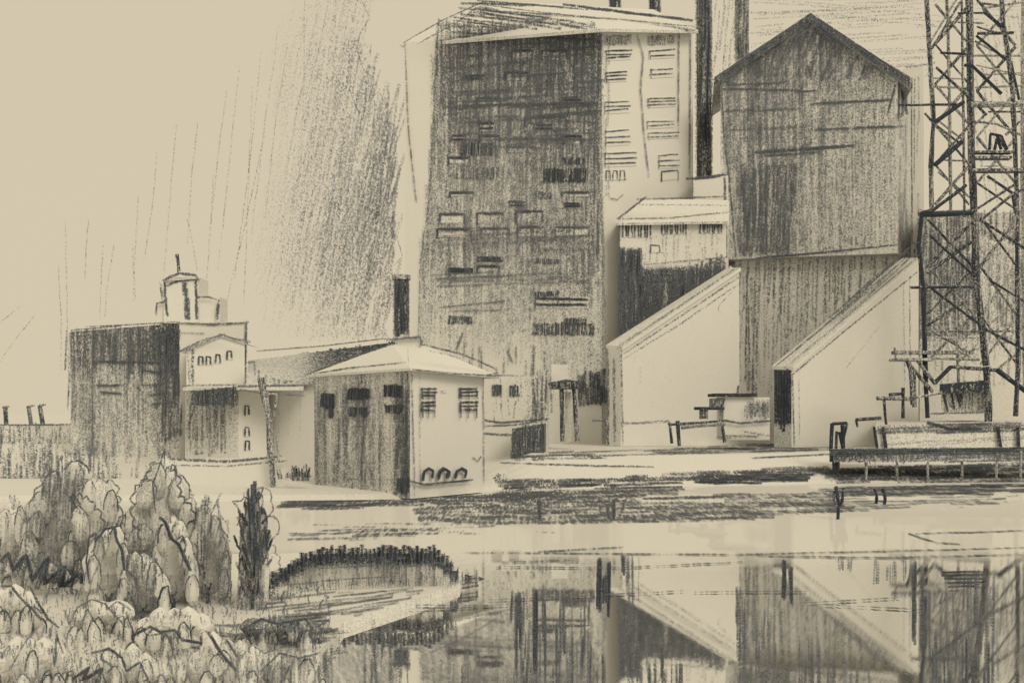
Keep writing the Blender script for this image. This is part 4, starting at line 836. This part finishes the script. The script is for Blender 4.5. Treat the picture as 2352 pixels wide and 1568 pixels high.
def shrub(name, label, cat, cx, by, ty, w, core, outline, strokes, grp=None, lean=0, bulge=.4, trunk=True, side=()):
    """crown (leaf mass + marks) and stem; strokes: list of (poly, ang, gap, w, tone)"""
    Y = (H-NZ)*F/(by-HY)
    t = thing(name, label, cat, at(cx, Y, NZ), grp)
    core0 = core
    m = MB(Y)
    if trunk: lobe_mesh(m, cx, by-14, ty, w, core0 if (callable(core0) or name == 'cypress') else core0*.45, bulge, lean)
    for dx, b2, t2, w2, c2 in side: 
        c0 = len(m.v); lobe_mesh(m, cx+dx, by-14, t2, w2, c2, .6, 0, 12, 10)
    dome = not trunk
    if not (callable(core) or name == 'cypress'): core = core*.42
    nl = int(w/15) if dome else int(4+(by-ty)/44)
    for i in range(nl):
        if dome:
            u = R(-1, 1); x = cx+u*w*.5; tyy = by-(by-ty)*(1-u*u*.55)*R(.35, 1.0); h_ = R(46, 90); ww = R(18, 36)
        else:
            v = (i+.5)/nl*.86+.05; sg = 1 if i % 2 else -1; x = cx+lean*v+sg*w*.47*math.sin(math.pi*v**.62)**.8*R(.8, 1.05); tyy = by-14-(by-ty-14)*v-R(16, 34); h_ = R(60, 110); ww = w*R(.24, .40)
        dd = R(-.5, .5)*w*Y/F*(.8 if dome else .35)
        c_v = core(0) if callable(core) else core
        lob = MB(Y); yb0 = HY+(H-NZ)*F/(Y+dd); c0 = W(x, tyy+h_, Y+dd); r = ww/2*Y/F; hh = h_*Y/F; lt_ = c_v*R(.1, 1.5); kx = R(-.25, .25)*ww*Y/F
        rows = []
        for j in range(7):
            q = j/6; rad = r*math.sin(math.pi*min(1, q**.85))**.6+.006; rows.append([])
            for e in range(8):
                an = e*math.pi/4; rows[-1].append(len(m.v)); m.v.append(c0+Vector((math.cos(an)*rad+kx*q*q, math.sin(an)*rad, q*hh))); m.t.append(lt_)
        for j in range(6):
            for e in range(8): m.f.append((rows[j][e], rows[j][(e+1) % 8], rows[j+1][(e+1) % 8], rows[j+1][e])); m.m.append(0)
        kp = kx/Y*F; pp = Air(Y+dd-r*.3); hb = h_*R(.4, .75)
        top = [(x-ww*.5, tyy+hb), (x-ww*.46+kp*.2, tyy+h_*.3), (x-ww*.2+kp*.6, tyy+h_*.05), (x+ww*.12+kp*.9, tyy), (x+ww*.46+kp*.4, tyy+h_*.25), (x+ww*.5, tyy+hb*R(.7, 1.2))]
        m.stroke(pp, top, R(3.5, 6.5), R(.45, .8), wob=1.5, seg=6, off=r*.9)
        if R(0, 1) < (.55 if dome else .6): m.hatch(pp, [(x-ww*.4, tyy+8), (x+R(0, ww*.4), tyy+8), (x+R(0, ww*.4), tyy+h_), (x-ww*.4, tyy+h_)], 92, 6, 5, R(.25, .6), (12, 40), None, .2, 5)
    b = Bulge(cx, w*1.15, Y, ty, by)
    for poly, ang, gap, ww, tone in strokes: m.hatch(b, poly, ang, gap, ww, tone, (14, 70), None, .15, 9)
    for pts, ww, tone in outline:
        for r in range(2): m.stroke(Bulge(cx, w*1.02, Y, ty, by), [(x+R(-1.5, 1.5), y+R(-1.5, 1.5)) for x, y in pts], ww*R(.8, 1.1), tone*(1 if r == 0 else .8), wob=1.3, seg=7, off=.25+.05*r)
    # loose leaves spread round the crown
    for i in range(int(w*.8)):
        v = R(0, 1); a = R(0, 6.28); rr = w*.56*math.sin(math.pi*v**.75)**.7*R(.75, 1.08)
        x = cx+math.cos(a)*rr+lean*v; y = by-14-(by-ty-14)*v; d = math.sin(a)*rr*Y/F
        m.stroke(Air(Y+d), [(x, y), (x+R(-4, 4), y-R(8, 20))], R(3, 6), R(.25, .6)*(1 if callable(core) or core < .3 else 1.4), off=0, seg=8)
    if name == 'cypress':
        for i in range(90):
            v = R(0, .9); sg = R(-1, 1); x = cx+lean*v+sg*w*.5*math.sin(math.pi*max(.06, v)**.7); y = by-20-(by-ty-20)*v
            m.stroke(Air(Y-w*.4*Y/F*R(.2, 1)), [(x, y), (x+sg*8, y-10), (x+sg*15, y-R(18, 34))], R(5, 8), R(.5, .95), off=0, seg=8, wob=2)
    m.build('crown', t)
    if trunk:
        m = MB(Y)
        zt = by-(by-ty)*.16
        m.tube(Air(Y), [(cx, by+2), (cx+R(-3, 3), (by+zt)/2), (cx+lean*.3, zt)], 9, .7); m.tube(Air(Y+.05), [(cx, (by+zt)/2), (cx+w*.08, zt-10)], 5, .65); m.tube(Air(Y-.05), [(cx, (by+zt)/2+8), (cx-w*.08, zt-8)], 5, .65)
        m.build('trunk', t)
    return t
def scal(pts, n, amp):
    """scalloped leafy contour between two points lists"""
    out = []
    for (xa, ya), (xb, yb_) in zip(pts, pts[1:]):
        dx, dy = xb-xa, yb_-ya; L_ = math.hypot(dx, dy); nx, ny = dy/L_, -dx/L_
        for i in range(n):
            for q in (0, .25, .5, .8):
                u = (i+q)/n; k = math.sin(math.pi*q)*amp; out.append((xa+dx*u+nx*k, ya+dy*u+ny*k))
    out.append(pts[-1]); return out
V = lambda x0, y0, x1, y1: [(x0, y0), (x1, y0), (x1, y1), (x0, y1)]
shrub('shrub', 'tall ragged dark shrub behind the others, below the dark warehouse', 'shrub', 140, 1335, 1045, 150, .38, [(scal([(60, 1180), (100, 1110), (110, 1060)], 2, 10), 5, .5), (scal([(170, 1030), (190, 1100), (205, 1120)], 2, 8), 5, .5)],
      [([(90, 1130), (130, 1040), (195, 1070), (195, 1180), (120, 1190)], 93, 6, 7, .62), ([(50, 1190), (180, 1150), (190, 1300), (60, 1310)], 95, 8, 7, .5)], lean=15)
shrub('shrub', 'soft grey shrub with a rounded outline at the left edge', 'shrub', 30, 1330, 1150, 110, .2, [(scal([(0, 1170), (50, 1190), (65, 1260)], 2, 9), 4, .4)], [([(0, 1190), (60, 1190), (70, 1300), (0, 1300)], 90, 9, 6, .35)])
shrub('shrub', 'grey hatched shrub with scalloped top between the dark shrub and the tall pale one', 'shrub', 225, 1352, 1100, 130, .24, [(scal([(160, 1150), (175, 1140), (205, 1150), (230, 1190), (240, 1240)], 2, 9), 5, .65), ([(180, 1170), (162, 1145), (170, 1135), (185, 1160)], 5, .65), (scal([(222, 1105), (262, 1110), (270, 1160), (290, 1240)], 2, 9), 5, .55)],
      [([(150, 1200), (250, 1200), (260, 1360), (150, 1350)], 92, 7, 6, .45), ([(225, 1110), (265, 1105), (290, 1250), (240, 1250)], 88, 10, 6, .32), (V(170, 1240, 230, 1350), 92, 9, 7, .45)])
shrub('shrub', 'tallest pale shrub with a pointed spike and scalloped leafy sides', 'shrub', 378, 1375, 1045, 150, lambda v: .16, [([(358, 1180), (352, 1110), (372, 1050), (380, 1030), (378, 1075)], 5, .7), (scal([(330, 1240), (308, 1190), (312, 1130), (340, 1100), (360, 1060)], 2, 10), 5, .6), (scal([(380, 1075), (405, 1090), (408, 1140), (440, 1170), (450, 1230), (455, 1290)], 2, 10), 5, .65), ([(380, 1080), (385, 1070), (392, 1080), (395, 1066), (402, 1070), (404, 1100)], 5, .7)],
      [([(320, 1180), (345, 1130), (350, 1340), (320, 1340)], 92, 7, 6, .42), ([(300, 1200), (330, 1200), (345, 1400), (300, 1390)], 91, 7, 7, .5), ([(360, 1090), (400, 1100), (410, 1190), (355, 1200)], 90, 14, 5, .28)])
shrub('shrub', 'pale flame-shaped shrub with a heavy black right edge, in front of the tallest', 'shrub', 398, 1398, 1185, 96, .04, [([(366, 1186), (380, 1200), (392, 1235), (410, 1250), (425, 1285), (438, 1310)], 11, .95), ([(368, 1190), (352, 1250), (345, 1320), (352, 1380), (380, 1385), (415, 1350), (436, 1300)], 4, .45), ([(405, 1240), (420, 1230), (428, 1250), (415, 1300)], 5, .7)],
      [([(368, 1290), (400, 1290), (400, 1370), (368, 1370)], 90, 9, 5, .3)], bulge=.45)
shrub('shrub', 'pale leaf-shaped shrub with dark looped top, second from the left in the front row', 'shrub', 250, 1402, 1208, 100, .05, [([(205, 1340), (198, 1290), (205, 1235), (222, 1222), (218, 1260), (210, 1270)], 5, .75), ([(222, 1240), (240, 1215), (262, 1210), (268, 1240), (278, 1260), (285, 1310), (300, 1345)], 9, .85), ([(258, 1220), (246, 1260), (214, 1320), (205, 1355)], 4, .5), ([(285, 1280), (280, 1340), (240, 1390), (215, 1370)], 4, .55)],
      [([(225, 1225), (255, 1215), (245, 1250), (225, 1270)], 100, 6, 6, .6), ([(240, 1280), (280, 1270), (270, 1370), (225, 1370)], 95, 14, 5, .22), ([(284, 1270), (310, 1280), (320, 1400), (295, 1400)], 90, 6, 7, .6)], bulge=.5)
shrub('shrub', 'dark grey tangled shrub between the flame-shaped one and the black cypress', 'shrub', 478, 1385, 1150, 92, .36, [([(485, 1180), (500, 1150), (505, 1200), (490, 1250)], 4, .5), ([(508, 1130), (498, 1150), (505, 1180), (520, 1200)], 4, .5), ([(500, 1260), (510, 1230), (520, 1240), (510, 1300)], 4, .5)],
      [([(448, 1160), (480, 1140), (485, 1300), (448, 1320)], 92, 6, 7, .62), (V(455, 1300, 520, 1380), 92, 8, 7, .5), (V(490, 1190, 530, 1350), 94, 9, 6, .4)])
shrub('cypress', 'narrow almost black cypress with pale rounded side sprigs, rightmost of the shrubs', 'cypress', 580, 1398, 1118, 62, .34, [(scal([(560, 1130), (535, 1150), (545, 1210)], 1, 12), 4, .6), (scal([(590, 1140), (605, 1120), (622, 1150), (610, 1190), (640, 1200), (620, 1240)], 1, 10), 4, .55), (scal([(622, 1250), (640, 1290), (625, 1330)], 2, 8), 4, .45)],
      [([(570, 1125), (586, 1112), (600, 1180), (616, 1240), (596, 1330), (570, 1290)], 88, 6, 8, .85), ([(543, 1185), (556, 1175), (582, 1320), (562, 1300)], 72, 6, 7, .7), (V(545, 1290, 610, 1400), 92, 8, 6, .5)], lean=6)
shrub('shrub', 'small grey shrub filling the gap between tall pale shrub and dark tangled one', 'shrub', 330, 1420, 1270, 100, .4, [], [(V(290, 1280, 360, 1420), 91, 6, 7, .62)])
# front hedge squiggle
def bush(label, cx, by, ty, w, core, outline, hats, name='bush'):
    n = max(3, int(w/38)); side = []
    for i in range(n):
        u = (i+.5)/n*2-1; side.append((u*w*.38, by, ty+(1-math.sqrt(1-u*u*.8))*(by-ty)*.6+R(-8, 14), w/n*R(1.1, 1.6), core*R(.6, 1.8)))
    return shrub(name, label, 'bush', cx, by, ty+(by-ty)*.2, w, core, outline, hats, 'low bushes in the foreground', 0, .5, False, side)
bush('low very dark scribbled bush under the left shrubs', 95, 1352, 1265, 230, .3, [([(0, 1290), (20, 1270), (30, 1310), (60, 1275), (75, 1330), (110, 1280), (100, 1340), (150, 1300), (140, 1350), (185, 1315), (190, 1345)], 13, .88), ([(185, 1320), (215, 1360), (245, 1385)], 6, .7)], [([(0, 1280), (60, 1270), (200, 1320), (210, 1350), (90, 1350), (0, 1310)], 112, 9, 8, .6)])
bush('pale domed bush outlined in dark line at the left edge', 35, 1455, 1340, 120, .03, [([(0, 1345), (25, 1345), (50, 1375), (75, 1400), (95, 1425)], 7, .7), ([(68, 1345), (85, 1380), (110, 1420), (135, 1440)], 7, .75)], [(V(10, 1360, 30, 1440), 92, 8, 6, .4)])
bush('pale domed bush just below the leaf-shaped shrub', 232, 1462, 1372, 150, .03, [([(160, 1430), (175, 1395), (210, 1375), (240, 1385), (265, 1415), (290, 1440)], 5, .6), ([(245, 1400), (270, 1380), (300, 1400)], 5, .5)], [(V(185, 1385, 215, 1440), 92, 11, 5, .25)])
bush('pale star-leaved bush with zigzag outline in the middle of the foreground', 400, 1500, 1390, 210, .03, [([(310, 1500), (305, 1460), (345, 1440), (370, 1450), (400, 1445), (420, 1470), (460, 1475), (500, 1500)], 7, .75), ([(340, 1460), (380, 1450), (390, 1475)], 5, .5)], [(V(330, 1480, 400, 1520), 88, 14, 5, .3)])
bush('low dark patch bush beside the shore strokes', 640, 1480, 1412, 190, .35, [([(560, 1445), (600, 1420), (640, 1432), (700, 1420), (720, 1445)], 8, .75)], [(V(560, 1430, 730, 1475), 92, 7, 7, .62)])
bush('pale bush with looped leaves in the bottom left corner', 70, 1590, 1455, 200, .04, [([(20, 1540), (60, 1470), (80, 1450)], 5, .45), ([(120, 1480), (125, 1530), (130, 1460), (145, 1500)], 5, .6), ([(0, 1510), (20, 1480), (35, 1520)], 5, .4)], [(V(0, 1490, 180, 1568), 85, 18, 5, .3)])
bush('bush with dark zigzag scribbles along the bottom edge', 290, 1600, 1480, 230, .06, [([(165, 1560), (205, 1530), (190, 1560), (235, 1535), (220, 1568)], 9, .8), ([(210, 1500), (250, 1490), (280, 1510), (290, 1540), (320, 1520), (340, 1560)], 7, .75), ([(230, 1510), (260, 1530), (245, 1545)], 6, .6)], [(V(200, 1500, 400, 1568), 80, 13, 6, .42)])
bush('grey bush with crossed stems right of the bottom scribbles', 520, 1600, 1450, 200, .12, [([(478, 1450), (510, 1500), (545, 1540)], 9, .8), ([(520, 1470), (545, 1510)], 7, .7), ([(560, 1500), (580, 1480), (610, 1500), (640, 1490)], 5, .5)], [(V(450, 1490, 640, 1568), 84, 11, 6, .45)])
bush('grey tufted bush near the shore at the bottom', 670, 1590, 1480, 150, .2, [([(600, 1540), (640, 1500), (690, 1510), (735, 1500)], 6, .6)], [(V(610, 1490, 735, 1568), 92, 9, 6, .5)])

# hedge on the point
hg = thing('hedge', 'black-topped clipped hedge with pale gaps on the river point', 'hedge', at(870, 55, NZ)); m = MB(56); hY = (H-NZ)*F/(1345-HY); ha = Air(hY)
for i in range(44):
    x = 615+i*9.8; top = lerp(x, [(600, 1330), (660, 1300), (700, 1270), (760, 1258), (1000, 1258), (1030, 1285), (1050, 1320)])
    m.stroke(Air(hY-R(.3, 1.2)), [(x, top+R(-9, 2)), (x+R(-3, 3), top+R(24, 36))], R(11, 15), R(.75, .95), seg=7)
    m.stroke(Air(hY-R(.3, 1.2)), [(x, top+20), (x+R(-3, 3), min(1350, top+R(45, 85)))], R(5, 8), R(.2, .45), seg=9)
m.hatch(ha, [(690, 1290), (1010, 1285), (1020, 1330), (700, 1345)], 90, 16, 6, .3, (20, 50), None, .3, 8); m.hatch(ha, [(860, 1290), (930, 1290), (930, 1335), (860, 1335)], 90, 7, 7, .55, (20, 40), None, .1, 6)
m.line(Air(hY-1.3), [(700, 1305), (850, 1298), (960, 1300), (1010, 1292)], 4, .55, 2); m.line(Air(hY-1.3), [(640, 1345), (780, 1330), (920, 1322)], 4, .5, 2)
c_ = W(860, 1345, hY)
for j in range(26):                                 # rounded leafy body along the point
    x = 640+j*16; top = lerp(x, [(640, 1318), (700, 1282), (760, 1270), (1000, 1270), (1040, 1310)])
    m.box(x-9, x+9, top, 1349, hY+.2+R(-.2, .2), 1.6, lambda a, b_: .7 if b_ < top+22 else .04)
m.build('foliage', hg)
# tangle under the hedge edge
gr = MB(44, 'plain', 'plain')
for k in range(1000):
    x = R(-20, 760); y = R(1350, 1600)
    if not inpoly(x, y, NP): continue
    if x > 330 and R(0, 1) < .2: pass
    Y = (H-NZ)*F/(y-HY); l = R(10, 30)
    gr.stroke(Air(Y), [(x, y), (x+R(-4, 4), y-l*.6), (x+R(-9, 9), y-l)], R(3, 6), R(.22, .62), seg=9, off=R(0, .1))
for x, y in [(x_, lerp(x_, [(600, 1378), (700, 1345), (1050, 1330)])) for x_ in range(590, 1060, 7)]:
    Y = (H-NZ)*F/(y+14-HY); gr.stroke(Air(Y), [(x, y+12), (x+R(-4, 4), y-R(6, 24))], R(4, 7), R(.3, .6), seg=9, off=0)
for x, y in [(1020, 1330), (1048, 1318), (1070, 1325), (1100, 1330)]:
    for k in range(3): gr.stroke(Air(53), [(x, y+26), (x+R(-3, 3), y-4), (x+12, y+R(-4, 6)), (x+14, y+20)], 6, .7, wob=2, seg=7, off=.1*k)
tag(gr.build('grass'), 'loose grey grass tufts on the near bank', 'grass', kind='stuff')

# ================================================================== LIGHT
w = bpy.data.worlds.new('World'); scene.world = w; w.use_nodes = True; nt = w.node_tree; N = nt.nodes; L = nt.links
bgn = N['Background']; bgn.inputs['Strength'].default_value = 1.0
sk = N.new('ShaderNodeTexSky'); sk.sky_type = 'NISHITA'; sk.sun_disc = False; sk.sun_elevation = math.radians(36); sk.sun_rotation = math.radians(150); sk.dust_density = 4
sc_ = N.new('ShaderNodeVectorMath'); sc_.operation = 'SCALE'; sc_.inputs['Scale'].default_value = .08; L.new(sk.outputs[0], sc_.inputs[0])
mx = N.new('ShaderNodeMix'); mx.data_type = 'RGBA'; mx.inputs['Factor'].default_value = .985; L.new(sc_.outputs[0], mx.inputs['A']); mx.inputs['B'].default_value = (.660, .576, .420, 1)
L.new(mx.outputs['Result'], bgn.inputs['Color'])
sd_ = bpy.data.lights.new('sun', 'SUN'); sd_.energy = 1.25; sd_.angle = math.radians(25); sd_.color = (1, .90, .70)
so = bpy.data.objects.new('sun', sd_); col.objects.link(so)
el, az = math.radians(36), math.radians(30)          # from behind the viewer, to the right
d = Vector((math.cos(el)*math.sin(az), -math.cos(el)*math.cos(az), math.sin(el)))
so.rotation_euler = (-d).to_track_quat('-Z', 'Y').to_euler()
scene.view_settings.view_transform = 'Standard'; scene.view_settings.look = 'None'; scene.view_settings.exposure = 0; scene.view_settings.gamma = 1
scene.render.engine = 'CYCLES'
scene.cycles.transparent_max_bounces = 40; scene.cycles.max_bounces = 6; scene.cycles.diffuse_bounces = 3
for o in bpy.data.objects:
    if '_b' in o: del o['_b']
